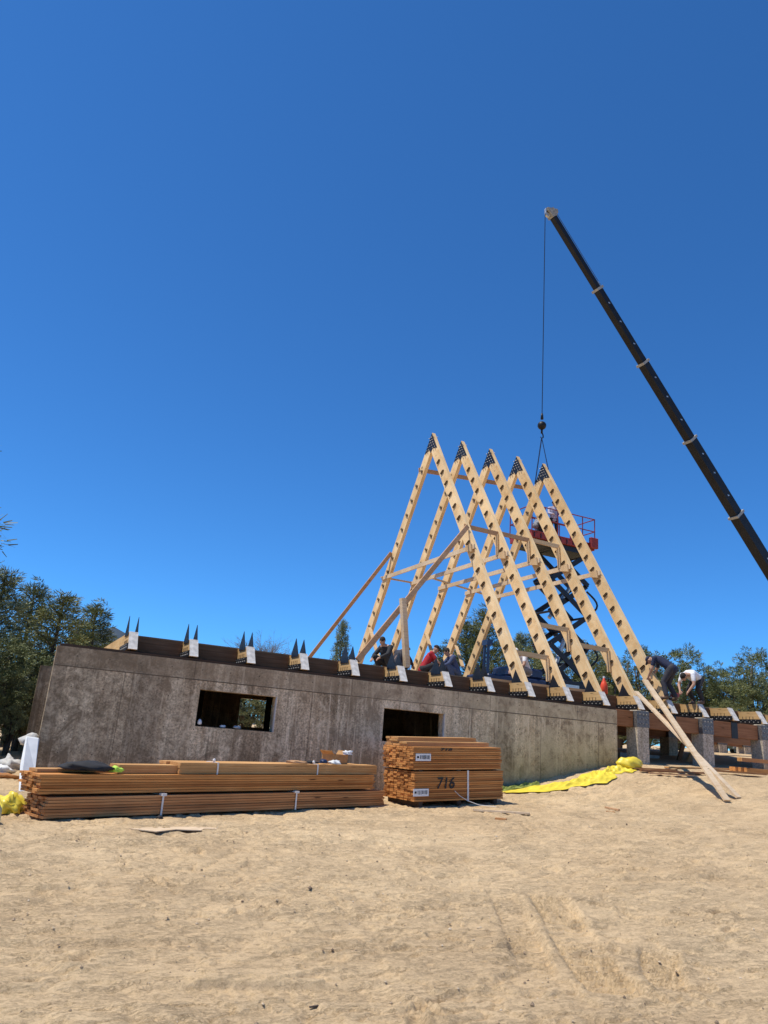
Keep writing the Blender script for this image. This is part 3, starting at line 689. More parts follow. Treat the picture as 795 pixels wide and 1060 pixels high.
lumpy('strap_roll', onstack(4.55, .2, .755), .20, .07, .035, M['brace'], 'dark brown strap roll on the pale boards', 'strap', .2, 10)
lumpy('rag', onstack(4.95, .28, .755), .13, .06, .03, M['blackfab'], 'dark rag between strap roll and blue pouch', 'rag', .2, 12)
lumpy('crumpled_paper', onstack(5.92, .3, .93), .08, .06, .05, M['paper'], 'crumpled paper sticking out of the cardboard box', 'paper', .35, 13)

# the short square stack
S0 = Vector((7.42, 13.4)); S1 = Vector((9.62, 13.62)); ds = S1-S0; SL = ds.length; rzs = math.atan2(ds.y, ds.x)
sslope = math.atan2(.12, SL)
Rs = Matrix.Rotation(rzs, 4, 'Z') @ Matrix.Rotation(-sslope, 4, 'Y')
def onshort(x, y, z): return V(S0.x, S0.y, .56) + Rs @ V(x, y, z)
def tilts(o): o.rotation_euler = (0, -sslope, rzs)
s1 = bundle('lumber_bundle', onshort(0, 0, 0), rzs, SL, 1.12, .55, 14, 9, M['lumber'], 'lower short lumber bundle with the painted number 716', 'short lumber bundles', jag=.018); tilts(s1)
s2 = bundle('lumber_bundle', onshort(-.03, .01, .575), rzs, SL, 1.12, .43, 11, 9, M['lumber'], 'upper short lumber bundle with a white tag, on the bundle marked 716', 'short lumber bundles', jag=.018); tilts(s2)
MB().box((1.27, -.012, -.01), (1.31, -.004, .56)).build('strap', M['strap'], s1)
for k, (ya, yb, xb) in enumerate(((.30, 1.08, SL-.10), (.62, 1.08, SL-.18))):
    o = MB()
    nb = 3
    for j in range(nb):
        wj = (yb-ya)/nb; o.box((.02+random.uniform(-.02, .02), ya+j*wj+.002, 0), (xb, ya+(j+1)*wj-.002, .036)).box((.03+random.uniform(-.02, .02), ya+j*wj+.002, .040), (xb+random.uniform(-.03, .0), ya+(j+1)*wj-.002, .078))
    o = o.build('board_layer', M['lumber3']); o.location = onshort(-.02, 0, 1.010+.082*k); tilts(o); tag(o, ['wide layer of loose boards on top of the short stack', 'topmost narrow layer of loose boards on the short stack'][k], 'lumber')
for k in range(3):
    o = MB().box((0, 0, 0), (.09, 1.1, .09)).build('dunnage_block', M['treated']); o.location = onshort(.1+k*.93, .0, -.092); tilts(o); tag(o, '%s bearer under the short lumber stack' % ['left', 'middle', 'right'][k], 'timber', 'bearers under the short stack')
    o = MB().box((0, 0, 0), (.09, 1.1, .022)).build('stack_spacer', M['treated']); o.location = onshort(.1+k*.93, .01, .5515); tilts(o); tag(o, '%s thin stick between the two short bundles' % ['left', 'middle', 'right'][k], 'timber', 'sticks between short bundles')
def text(body, size, parent, loc, mat, name, shear=0, th=.0015, label=None):
    c = bpy.data.curves.new(name, 'FONT'); c.body = body; c.size = size; c.extrude = th; c.shear = shear; c.offset = .003
    o = bpy.data.objects.new(name+'_tmp', c); col.objects.link(o)
    bpy.context.view_layer.update(); dg = bpy.context.evaluated_depsgraph_get()
    me = bpy.data.meshes.new_from_object(o.evaluated_get(dg)); bpy.data.objects.remove(o)
    me.materials.clear(); me.materials.append(mat)
    o = bpy.data.objects.new(name, me); col.objects.link(o); o.parent = parent; o.location = loc; o.rotation_euler = (R(90), 0, 0)
    if label: o['label'] = label
    return o
text('716', .30, s1, (.50, -.012, .23), M['ink'], 'painted_number', .15)
tx = text('718', .15, s2, (.62, -.012, .36), M['ink'], 'painted_number', .25); tx.scale = (1.3, .45, 1)
def papertag(par, x, z, w_=.36, h_=.135):
    p = MB().box((x, -.016, z), (x+w_, -.010, z+h_)).build('paper_tag', M['paper'], par)
    k = MB(); 
    for i in range(9):
        xx = x+.10+.026*i; k.box((xx, -.0185, z+.028+.012*random.random()), (xx+random.uniform(.007, .018), -.0165, z+h_-.03))
    k.box((x+.03, -.0185, z+.05), (x+.075, -.0165, z+.09))
    k.build('printed_marks', M['ink'], p)
papertag(s1, -.04, .10); papertag(s2, .04, .17)
cw = MB().tube([onshort(.95, -.02, .18), onshort(1.05, -.05, .09), onshort(1.2, -.12, .0), onshort(1.38, -.25, -.07), onshort(1.6, -.5, -.085)], .006, 6).build('loose_strap', M['strap'])
tag(cw, 'loose pale strap curling down from the 716 bundle to the sand', 'strap')

# ------------------------------------------------------------------ clutter on the ground
def slab(name, px, py, pts, th, mat, label, cat, Y=None, rz=0, dz=.01, tiltx=0):
    if Y is None:                       # find where the ray meets the ground
        d_ = CF + CR*((px-397.5)/FPX) - CU*((py-530)/FPX); t_ = 2
        while t_ < 60 and (EYE + d_*t_).z > G((EYE+d_*t_).x, (EYE+d_*t_).y): t_ += .03
        p = EYE + d_*t_
    else: p = at(px, py, Y)
    o = MB().prism([(x, y, 0) for x, y in pts], (0, 0, th)).build(name, mat)
    o.location = (p.x, p.y, G(p.x, p.y)+dz); o.rotation_euler = (tiltx, 0, rz)
    return tag(o, label, cat)
slab('plywood_scrap', 131, 862, [(0, 0), (.30, -.30), (.62, -.08), (.95, -.14), (1.05, .02), (1.5, -.02), (1.15, .22), (.5, .18)], .012, M['board'], 'jagged pale plywood scrap on the sand before the long stack', 'scrap', rz=.1, dz=.042)
def gp(px, py):
    d_ = CF + CR*((px-397.5)/FPX) - CU*((py-530)/FPX); t_ = 3
    while t_ < 60 and (EYE + d_*t_).z > G((EYE+d_*t_).x, (EYE+d_*t_).y): t_ += .02
    p = EYE + d_*t_; return V(p.x, p.y, G(p.x, p.y))
def gboard(p0, p1, w_, h_, mat, label, lift=.0, group=None, name='board'):
    a, b = gp(*p0) + V(0, 0, h_/2+lift), gp(*p1) + V(0, 0, h_/2+lift)
    return loose(name, a, b, w_, h_, mat, label, 'board', group)
gboard((490, 840), (548, 844), .09, .035, M['board'], 'thin pale board lying on the sand right of the short stack', .012)
gboard((513, 849), (524, 850), .09, .03, M['lumber2'], 'small brown offcut below the thin pale board', .012)
gboard((627, 837), (641, 840), .05, .03, M['brace'], 'small dark stick on the slope left of the leaning planks', .01)
gboard((628, 841), (637, 842), .09, .02, M['lumber2'], 'brown chip beside the small dark stick on the slope', .01)
gboard((320, 1047), (346, 1042), .012, .008, M['bark'], 'dark twig on the sand at the bottom edge of the photo', .012, name='twig')
gboard((68, 915), (78, 919), .012, .01, M['bark'], 'thin dark twig on the sand in the left foreground', .012, name='twig')
lumpy('stone', gp(629, 1044)+V(0, 0, .012), .022, .018, .018, M['blackfab'], 'small dark stone near the bottom edge right of centre', 'stone', .2, 31)
ng = 5200
gxs = rng.uniform(-3, 13, ng); gys = 3.2 + 11.5*rng.uniform(0, 1, ng)**1.35; gr_s = .0035 + .011*rng.uniform(0, 1, ng)**4 + (rng.uniform(0, 1, ng) > .985)*.012
keep = ~((gys > 11.2) & (gxs < 9.8)) ; gxs, gys, gr_s = gxs[keep], gys[keep], gr_s[keep]; ng = len(gxs)
ix = np.clip(np.searchsorted(gx, gxs), 0, len(gx)-1); iy = np.clip(np.searchsorted(gy, gys), 0, len(gy)-1); gz_ = Z[iy, ix]
oct_ = np.array([(1,0,0),(0,1,0),(-1,0,0),(0,-1,0),(0,0,.8),(0,0,-.6)], float)
vv = oct_[None]*gr_s[:, None, None]*rng.uniform(.6, 1.4, (ng, 6, 3)); vv[:, :, 0] += gxs[:, None]; vv[:, :, 1] += gys[:, None]; vv[:, :, 2] += (gz_+gr_s*.3)[:, None]
fo = np.array([(0,1,4),(1,2,4),(2,3,4),(3,0,4),(1,0,5),(2,1,5),(3,2,5),(0,3,5)])
ff = (fo[None] + (np.arange(ng)*6)[:, None, None]).reshape(-1, 3)
gm = bpy.data.meshes.new('gravel'); gm.from_pydata(vv.reshape(-1, 3).tolist(), [], ff.tolist())
mg, ntg, bg2 = newmat('grit'); gi = N(ntg, 'ShaderNodeNewGeometry'); bg2.inputs['Roughness'].default_value = .95
ntg.links.new(ramp(ntg, gi.outputs['Random Per Island'], [(0, (.16, .11, .07)), (.4, (.40, .29, .18)), (1, (.62, .50, .35))]), bg2.inputs['Base Color'])
gm.materials.append(mg); o = bpy.data.objects.new('gravel', gm); col.objects.link(o); tag(o, 'loose grit and small clods scattered over the sand', 'gravel', kind='stuff')
# dunnage litter below the long stack strap
lumpy('stone', gp(165, 849)+V(0, 0, .02), .05, .04, .04, M['blackfab'], 'dark stone at the foot of the long stack under its strap', 'stone', .2, 32)
gboard((172, 849), (178, 850), .03, .02, M['paper'], 'white scrap beside the dark stone under the long stack', .0, name='scrap')
gboard((175, 851), (182, 845), .02, .02, M['board'], 'small pale stick leaning by the long stack', .0, name='stick')

# leaning crossed planks
pb, pa = gp(753, 831), gp(765, 828)
loose('leaning_plank', pa+V(0, 0, .04), V(15.05, 15.40, 3.40), .16, .045, M['board'], 'pale plank leaning on the deck, its foot the right-hand one of the crossed pair', 'plank', 'pair of leaning planks')
loose('leaning_plank', pb+V(0, 0, .04), V(15.42, 15.44, 3.74), .16, .045, M['board'], 'pale plank leaning on the deck, its foot the left-hand one of the crossed pair', 'plank', 'pair of leaning planks')
loose('prop_board', at(712, 790, 17.2), at(726, 757, 16.1), .05, .16, M['glulam'], 'short sunlit board propped diagonally under the girder behind the leaning planks', 'board', up=(1, 0, 0))
loose('prop_board', at(702, 789, 17.5), at(708, 768, 17.5), .05, .14, M['girder'], 'short dark board propped under the deck beside the dark pillar', 'board', up=(1, 0, 0))
# flat boards and timbers on the sand at right
k = 0
for (p0, p1, w_, h_, mt, lb) in (((655, 797), (700, 799), .14, .04, 'lumber2', 'flat brown plank on the sand beneath the first pillar'), ((663, 800), (742, 803), .12, .04, 'girder', 'long thin brown plank lying in front of the pillars'), ((690, 797), (768, 799), .14, .04, 'lumber3', 'long orange plank lying along the pillar feet'),
    ((672, 803), (720, 806), .10, .03, 'brace', 'thin board nearest the camera before the pillars'), ((735, 801), (792, 805), .16, .05, 'lumber2', 'weathered plank running toward the right edge')):
    gboard(p0, p1, w_, h_, M[mt], lb, .02+.01*k, 'planks on the sand before the pillars'); k += 1
for (px_, py_, y0, dz, dy, lb) in ((772, 812, 13.7, .16, .5, 'bottom layer of dark timbers stacked on sand at the right edge'), (768, 797, 14.5, .13, .4, 'middle layer of timbers stacked at the right edge'), (767, 786, 15.1, .10, .25, 'topmost pale timbers stacked at the right edge')):
    q = at(px_, py_, y0); x0, z_, x1 = q.x, q.z, q.x+3.6
    t = empty('timber_pile', (x0, y0, z_-dz/2), lb, 'lumber stack', 'timber piles at the right edge', .03)
    mb = MB()
    for j in range(4): mb.box((random.uniform(0, .3), j*dy/4, 0), (x1-x0, (j+1)*dy/4-.01, dz))
    mb.build('boards', M['lumber2'] if 'dark' in lb else M['lumber3'] if 'pale' in lb else M['lumber'], t)
# concrete footing slab in the gap
p = at(650, 781, 18.3); fs = MB().box((p.x-.6, 18.0, 1.45), (p.x+1.0, 18.9, p.z+.04)).build('footing_slab', M['footing']); tag(fs, 'pale concrete footing slab in the gap behind the wall end', 'slab')

# yellow tarp along the wall foot
def ribbon(name, path, mat, label, cat, wd, hgt, seed=1, nseg=130, ncs=26):
    rs = np.random.RandomState(seed); ph = rs.uniform(0, 6, 8); mb = MB(); P = [Vector(p) for p in path]
    for i in range(nseg+1):
        t = i/nseg*(len(P)-1); k = min(int(t), len(P)-2); f = t-k
        c = P[k].lerp(P[k+1], f); W = wd[k]*(1-f)+wd[k+1]*f; H = hgt[k]*(1-f)+hgt[k+1]*f
        d_ = (P[k+1]-P[k]); d_.z = 0; d_.normalize(); n_ = V(-d_.y, d_.x, 0)
        for j in range(ncs+1):
            a = j/ncs; s = a-.5
            h = H*max(0, math.cos(s*math.pi))**.7*(1+.42*math.sin(i*.086+ph[0]+a*8)+.7*(.5-abs(math.sin(i*.11+ph[1]-a*7)))+.5*(.5-abs(math.sin(i*.19+a*13+ph[2])))+.3*(.5-abs(math.sin(i*.45-a*9+ph[5]))))
            q = c + n_*(s*W*(1+.28*math.sin(i*.13+ph[3])+.14*math.sin(i*.4+ph[4]))) + d_*(.03*math.sin(a*17+i*.3))
            mb.v.append((q.x, q.y, G(q.x, q.y)+.015+max(0, h)))
    for i in range(nseg):
        for j in range(ncs):
            o = i*(ncs+1)+j; mb.f.append((o, o+1, o+ncs+2, o+ncs+1))
    o = mb.build(name, mat, smooth=False, fix=False)
    md = o.modifiers.new('s', 'SOLIDIFY'); md.thickness = .008
    return tag(o, label, cat)
ribbon('tarp', [(10.7, 15.15, 0), (11.6, 15.05, 0), (12.6, 14.95, 0), (13.4, 15.0, 0), (14.0, 15.15, 0), (14.5, 15.2, 0)], M['yellow'], 'crumpled bright yellow plastic tarp heaped along the foot of the concrete wall', 'tarp', [.25, .45, .6, .6, .55, .5], [.015, .035, .06, .07, .07, .07], 4)
lumpy('tarp_roll', V(14.62, 15.2, G(14.62, 15.2)+.10), .38, .22, .18, M['yellow'], 'fat rolled end of yellow plastic at the corner of the wall', 'tarp', .14, 15, n=24)
ribbon('tarp', [(9.9, 15.35, 0), (10.8, 15.45, 0), (11.9, 15.45, 0)], flat('wall_shade_olive', (.22, .25, .04), .6), 'thin olive strip coloured as shade along the foot of the wall', 'tarp', [.2, .3, .2], [.03, .06, .04], 6)  # added strip, its olive colour stands for wall shade on the ground

# left corner clutter
Pq = [at(19, 824, 14.6), at(34, 826, 14.6), at(36, 800, 15.1), at(41, 764, 15.5), at(27, 762, 15.5), at(21, 792, 15.1)]
o = MB().prism(Pq, (0, .10, 0)).build('sheet', M['whitesheet'], bevel=.02); tag(o, 'white sheet draped from the left corner of the foundation down to the sand', 'sheet')
lumpy('concrete_lump', at(31, 768, 15.9), .17, .2, .14, M['footing'], 'grey broken concrete lump on top of the white sheet at the wall corner', 'debris', .3, 71, n=12)
lumpy('yellow_bag', V(.40, 12.2, G(.4, 12.2)+.10), .20, .22, .16, M['yellow'], 'crumpled yellow plastic bag at the left end of the long stack', 'bag', .3, 17)
t = empty('jug', (.02, 11.3, G(.02, 11.3)), 'large pale yellow plastic jug with a black cap at the left edge', 'jug')
jb = MB(); rings = [(0, .24), (.03, .27), (.20, .26), (.34, .17), (.44, .07), (.48, .055)]
n_ = 18
for z_, r_ in rings: jb.v += [(r_*math.cos(2*math.pi*k/n_), .75*r_*math.sin(2*math.pi*k/n_), z_) for k in range(n_)]
for i in range(len(rings)-1):
    for k in range(n_): jb.f.append((i*n_+k, i*n_+(k+1) % n_, (i+1)*n_+(k+1) % n_, (i+1)*n_+k))
jb.f += [tuple(range(n_))[::-1], tuple((len(rings)-1)*n_+k for k in range(n_))]
jb.build('bottle', M['paleplastic'], t, smooth=True); MB().tube([(0, 0, .475), (0, 0, .56)], .065, 12).build('cap', M['blackfab'], t); MB().tube([(.06, 0, .45), (.15, 0, .44), (.18, 0, .36), (.17, 0, .30)], .018, 8).build('grip', M['paleplastic'], t)
dbs = (('debris_sheet', .20, 18.3, .28, .3, .12, 'whitesheet', 'crumpled white sheet in the rubbish heap left of the foundation'), ('debris_board', -.05, 17.2, .55, .2, .10, 'lumber2', 'broken brown board in the rubbish heap left of the foundation'), ('debris_bag', -.28, 17.9, .35, .3, .2, 'blackfab', 'black bag in the rubbish heap at the left edge'), ('debris_sheet', .45, 19.5, .25, .3, .18, 'footing', 'pale lump of concrete beside the rubbish heap'))
for i, (nm, x, y, sx, sy, sz, mt, lb) in enumerate(dbs):
    lumpy(nm, V(x, y, G(x, y)+sz*.4), sx, sy, sz, M[mt], lb, 'debris', .3, 50+i)
# little things on the first window ledge
lumpy('cup', V(3.66, D+.06, zb+.07), .045, .045, .075, M['white'], 'white cup at the left end of the first window opening', 'cup', .03, 60, n=12)
lumpy('rag', V(4.15, D+.08, zb+.03), .05, .04, .03, M['white'], 'small white scrap on the ledge of the first window opening', 'rag', .3, 61)
lumpy('glove', V(4.45, D+.08, zb+.035), .08, .05, .035, M['footing'], 'grey glove on the ledge of the first window opening', 'glove', .3, 62)

# ------------------------------------------------------------------ crane
CB = V(35.6, 22.0, 3.7); CT = at(571, 222, 21.65)
cr = empty('mobile_crane', (CB.x, CB.y, G(CB.x, CB.y)), 'mobile crane with a long black telescopic boom reaching over the trusses', 'crane')
base = Vector(cr.location)
bd_ = (CT-CB).normalized()
marks = [CB] + [None]*4 + [CT]
def onboom(px, py):                     # parameter of boom nearest the photo pixel
    best = None
    for i in range(401):
        t = i/400; p = CB.lerp(CT, t); q = p-EYE; dd = q.dot(CF); x = 397.5+FPX*q.dot(CR)/dd; y = 530-FPX*q.dot(CU)/dd
        e = (x-px)**2+(y-py)**2
        if best is None or e < best[0]: best = (e, t)
    return best[1]
ts = [0] + [onboom(*p) for p in ((763, 532), (715, 454), (667, 375), (621, 298))] + [1]
wds = [.54, .48, .42, .36, .29]
for i in range(5):
    a, b = CB.lerp(CT, ts[i])-base, CB.lerp(CT, ts[i+1])-base
    sec = MB().bar(a, b, wds[i]*.8, wds[i], (0, 0, 1)).build('boom_section', M['boom'], cr, bevel=.03)
    if i < 4:
        MB().bar(b-bd_*.05, b+bd_*.06, wds[i]*.8+.07, wds[i]+.07).build('collar', M['collar'], sec)
        for t_ in (.25, .55, .8):
            c_ = a.lerp(b, t_); sdn = V(0, -1, 0)
            MB().obox(c_ + sdn*(wds[i]*.4+.004), .10, .006, .06).build('decal', M['galv'], sec)
        q = b + V(0, 0, wds[i]/2+.08); MB().bar(q-bd_*.2, q+bd_*.1, .12, .14).build('cable_guide', M['galv'], sec)
hd = CT-base
head = MB().bar(hd-bd_*.15, hd+bd_*.22, .30, .34).bar(hd+V(.25, 0, .22), hd+V(-.28, 0, .10), .24, .16).build('boom_head', M['boomhead'], cr)
CX, CY = 16.62, 21.65
for dz in (-.02, .14):
    MB().tube([V(CX+.14, CY-.05, CT.z-.05+dz)-base, V(CX+.14, CY+.05, CT.z-.05+dz)-base], .15, 12).build('sheave', M['galv'], head)
MB().tube([V(CX, CY, CT.z-.05)-base, V(CX, CY, 14.25)-base], .016, 6).build('hoist_cable', M['steel'], cr)
hk = MB().tube([V(CX, CY, 14.3)-base, V(CX, CY, 14.2)-base, V(CX, CY, 14.05)-base], [.03, .05, .06], 10).ball(V(CX, CY, 13.78)-base, .17, n=16).tube([V(CX, CY, 13.66)-base, V(CX, CY, 13.45)-base], .04, 8)
hk.tube([V(CX, CY, 13.5)-base, V(CX+.06, CY, 13.40)-base, V(CX+.07, CY, 13.30)-base, V(CX, CY, 13.24)-base, V(CX-.06, CY, 13.29)-base], .025, 8)
hk.build('hook_block', M['boom'], cr, smooth=True)
bc = MB()
q = base
MB().tube([CT-base+V(.3, 0, .14), CB-base+V(.0, 0, .48)], .012, 5).build('boom_cable', M['steel'], cr)
# carrier (right of the frame)
MB().box((-1.2, -1.25, .75), (7.5, 1.25, 1.25)).build('carrier_frame', M['boom'], cr, bevel=.04)
cb_ = MB().box((5.9, -1.2, 1.27), (7.6, -.1, 2.5)).build('cab', M['white'], cr, bevel=.08); MB().box((7.605, -1.1, 1.7), (7.62, -.2, 2.35)).build('windscreen', M['glass'], cb_)
MB().box((-.9, -1.0, 1.27), (2.4, 1.0, 1.6)).build('turntable', M['boom'], cr, bevel=.05)
MB().box((1.2, -1.1, 1.61), (2.6, 1.1, 2.5)).build('counterweight', M['collar'], cr, bevel=.05)
for x in (-.3, .9, 5.0, 6.4):
    for y in (-1.05, 1.05):
        wh = MB().tube([(x, y-.18, .5), (x, y+.18, .5)], .5, 24).build('wheel', M['rubber'], cr); MB().tube([(x, y-.20, .5), (x, y+.20, .5)], .22, 12).build('rim', M['galv'], wh)
# slings
sg = MB().tube([(CX, CY, 13.27), (XN[12]-.09, CY+.42, 11.50)], .022, 6).tube([(CX, CY, 13.27), (XN[12]+.05, CY-.2, 11.95)], .016, 6).build('lifting_sling', M['navy'])
tag(sg, 'pair of thin dark slings between the crane hook and the rightmost peak', 'sling')

# ------------------------------------------------------------------ scissor lift
lf = empty('scissor_lift', (19.7, 24.2, BT+.03), 'tall scissor lift with red railed platform and dark scissor arms behind the trusses', 'lift')
def L_(x, y, z): return V(x, y, z) - V(19.7, 24.2, BT+.03)
PX0, PX1, PY0, PY1, PZ = 17.7, 20.95, 23.6, 25.1, 9.92
pf = MB().box(L_(PX0, PY0, PZ), L_(PX1, PY1, PZ+.26)).build('platform', M['liftred'], lf, bevel=.01)
for k in range(10): MB().box(L_(PX0+.1+k*.33, PY0-.02, PZ+.03), L_(PX0+.14+k*.33, PY0-.003, PZ+.22)).build('platform_rib', M['liftblue'], pf)
MB().box(L_(PX0+.2, PY0+.1, PZ-.22), L_(PX1-.3, PY1-.1, PZ-.01)).build('platform_subframe', M['liftblue'], lf)
gr = MB(); rt = .022
for z_ in (PZ+.27, PZ+.82, PZ+1.36):
    for a, b in (((PX0, PY0), (PX1, PY0)), ((PX0, PY1), (PX1, PY1)), ((PX0, PY0), (PX0, PY1)), ((PX1, PY0), (PX1, PY1))):
        gr.tube([L_(a[0], a[1], z_), L_(b[0], b[1], z_)], rt, 6)
for x in np.linspace(PX0, PX1, 6):
    for y in (PY0, PY1): gr.tube([L_(x, y, PZ+.2), L_(x, y, PZ+1.38)], rt, 6)
gr.build('guard_rail', M['liftrail'] if 'liftrail' in M else flat('lift_rail', (.22, .02, .025), .5), lf)
MB().box(L_(PX1-.35, PY0-.18, PZ+.05), L_(PX1+.05, PY0-.03, PZ+.5)).build('control_box', M['liftred'], lf, bevel=.02)
def scissor(y, xa, xb, zlo, zhi, n):
    for k in range(n):
        z0_ = zlo+(zhi-zlo)*k/n; z1_ = zlo+(zhi-zlo)*(k+1)/n
        for (p, q_) in (((xa, z0_), (xb, z1_)), ((xb, z0_), (xa, z1_))):
            MB().bar(L_(p[0], y+(.05 if p[0] == xa else -.05), p[1]), L_(q_[0], y+(.05 if p[0] == xa else -.05), q_[1]), .07, .20, (0, 0, 1)).build('scissor_arm', M['liftblue'], lf)
for y in (23.85, 24.85): scissor(y, 18.85, 20.75, BT+1.15, PZ-.2, 4)
cr_ = MB()
for k in range(5):
    z_ = BT+1.15+(PZ-.2-BT-1.15)*k/4
    for x in (18.85, 20.75): cr_.tube([L_(x, 23.8, z_), L_(x, 24.9, z_)], .05, 8)
    if k < 4:
        zm = z_+(PZ-.2-BT-1.15)/8; cr_.tube([L_(19.8, 23.8, zm), L_(19.8, 24.9, zm)], .05, 8)
cr_.build('cross_tube', M['liftblue'], lf)
MB().tube([L_(19.4, 24.35, BT+1.4), L_(20.3, 24.35, BT+3.6)], .09, 10).tube([L_(19.2, 24.35, BT+3.6), L_(20.4, 24.35, BT+5.2)], .08, 10).build('hydraulic_ram', M['galv'], lf)
hz = MB()
for k, (zz, sx) in enumerate(((BT+2.2, 1), (BT+4.3, 1), (BT+5.9, 1))):
    pts = [L_(20.6+.55*math.sin(a*math.pi), 23.7, zz-.5+1.0*a) for a in np.linspace(0, 1, 9)]; MB().tube(pts, .04, 6).build('hose', M['rubber'], lf)
MB().box(L_(18.5, 23.5, BT+.45), L_(21.1, 25.2, BT+1.1)).build('chassis', M['liftblue'], lf, bevel=.03)
MB().box(L_(18.9, 23.46, BT+.6), L_(20.0, 23.49, BT+.95)).build('side_panel', M['galv'], lf)
for x in (18.8, 20.8):
    for y in (23.55, 25.15):
        wh = MB().tube([L_(x, y-.13, BT+.44), L_(x, y+.13, BT+.44)], .40, 20).build('wheel', M['rubber'], lf); MB().tube([L_(x, y-.15, BT+.44), L_(x, y+.15, BT+.44)], .18, 12).build('rim', M['galv'], wh)

# dark blue machine behind the first trusses
c0 = V(15.9, 23.4, BT+.03)
mc = empty('work_machine', c0, 'low dark blue machine with upright blue posts on the deck behind the trusses', 'machine')
MB().box((-.2, 0, .25), (2.5, 1.5, .95)).build('body', M['navy'], mc, bevel=.05)
hdc = MB().box((.9, .1, .96), (2.4, 1.4, 1.35)).build('hood', M['navy'], mc, bevel=.08)
for k in range(6): pass
sw = MB()
for k in range(6): sw.box((1.05+.14*k, .085, 1.12+.03*math.sin(k*2.1)), (1.15+.14*k, .095, 1.17+.03*math.sin(k*2.1)))
sw.build('white_lettering', M['white'], hdc)
for y in (.2, .45):
    MB().box((-.1, y, .95), (-.02, y+.08, 2.15)).build('mast_post', M['bluem'], mc)
MB().box((-.14, .15, 2.0), (.06, .55, 2.2)).build('mast_head', M['bluem'], mc)
for x in (.2, 2.0):
    for y in (-.02, 1.5): wh = MB().tube([(x, y-.1, .3), (x, y+.1, .3)], .3, 18).build('wheel', M['rubber'], mc)

# white car behind the pillars
cy = 38; cp = at(783, 776, cy); cz = G(cp.x, cy)
car = empty('parked_car', (cp.x, cy, cz), 'white car parked far behind, glimpsed between the right-hand pillars', 'car', None, .1)
prof = [(-2.2, .35), (2.2, .35), (2.25, .8), (1.9, 1.0), (1.1, 1.08), (.6, 1.5), (-1.0, 1.52), (-1.7, 1.05), (-2.2, .98)]
MB().prism([(x, -.88, z) for x, z in prof], (0, 1.76, 0)).build('body', M['white'], car, bevel=.04)
MB().prism([(x, -.885, z) for x, z in ((.95, 1.08), (.52, 1.44), (-.9, 1.46), (-1.4, 1.08))], (0, -.01, 0)).build('window', M['glass'], car)
for x in (-1.35, 1.4):
    for y in (-.85, .85):
        wh = MB().tube([(x, y-.11, .34), (x, y+.11, .34)], .34, 24).build('wheel', M['rubber'], car); MB().tube([(x, y-.125, .34), (x, y+.125, .34)], .2, 16).build('rim', M['galv'], wh)

# orange jug at the deck edge
j = MB(); 
t = empty('safety_jug', at(643, 735, D+.75)*1.0, 'bright orange-red jug standing on the deck edge by the fourth truss foot', 'jug')
t.location = (X0+SP*10.62, D+.95, BT+.03); t.scale = (.72, .72, .8)
jr = [(0, .12), (.03, .14), (.30, .14), (.40, .10), (.50, .045), (.56, .04)]; n_ = 14; jb = MB()
for z_, r_ in jr: jb.v += [(r_*math.cos(2*math.pi*k/n_), r_*math.sin(2*math.pi*k/n_), z_) for k in range(n_)]
for i in range(len(jr)-1):
    for k in range(n_): jb.f.append((i*n_+k, i*n_+(k+1) % n_, (i+1)*n_+(k+1) % n_, (i+1)*n_+k))
jb.f += [tuple(range(n_))[::-1], tuple((len(jr)-1)*n_+k for k in range(n_))]
jb.build('bottle', M['orange'], t, smooth=True); MB().tube([(0, 0, .55), (0, 0, .62)], .045, 10).build('cap', M['white'], t)
# ------------------------------------------------------------------ people
def caps(mb, a, b, ra, rb, n=12):
    a, b = Vector(a), Vector(b); mb.ball(a, ra, n=n); mb.ball(b, rb, n=n)
    if (b-a).length > 1e-4: mb.tube([a, b], [ra, rb], n)
def remeshed(mb, name, mat, parent, vox, disp=0):
    o = mb.build(name, mat, None, fix=False)
    md = o.modifiers.new('r', 'REMESH'); md.mode = 'VOXEL'; md.voxel_size = vox; md.use_smooth_shade = True
    sm_ = o.modifiers.new('s', 'SMOOTH'); sm_.factor = .5; sm_.iterations = 2
    bpy.context.view_layer.update(); dg = bpy.context.evaluated_depsgraph_get()
    me = bpy.data.meshes.new_from_object(o.evaluated_get(dg)); old = o.data; o.modifiers.clear(); o.data = me; me.name = name
    bpy.data.meshes.remove(old); me.materials.clear(); me.materials.append(mat)
    me.polygons.foreach_set('use_smooth', [True]*len(me.polygons)); o.parent = parent
    return o
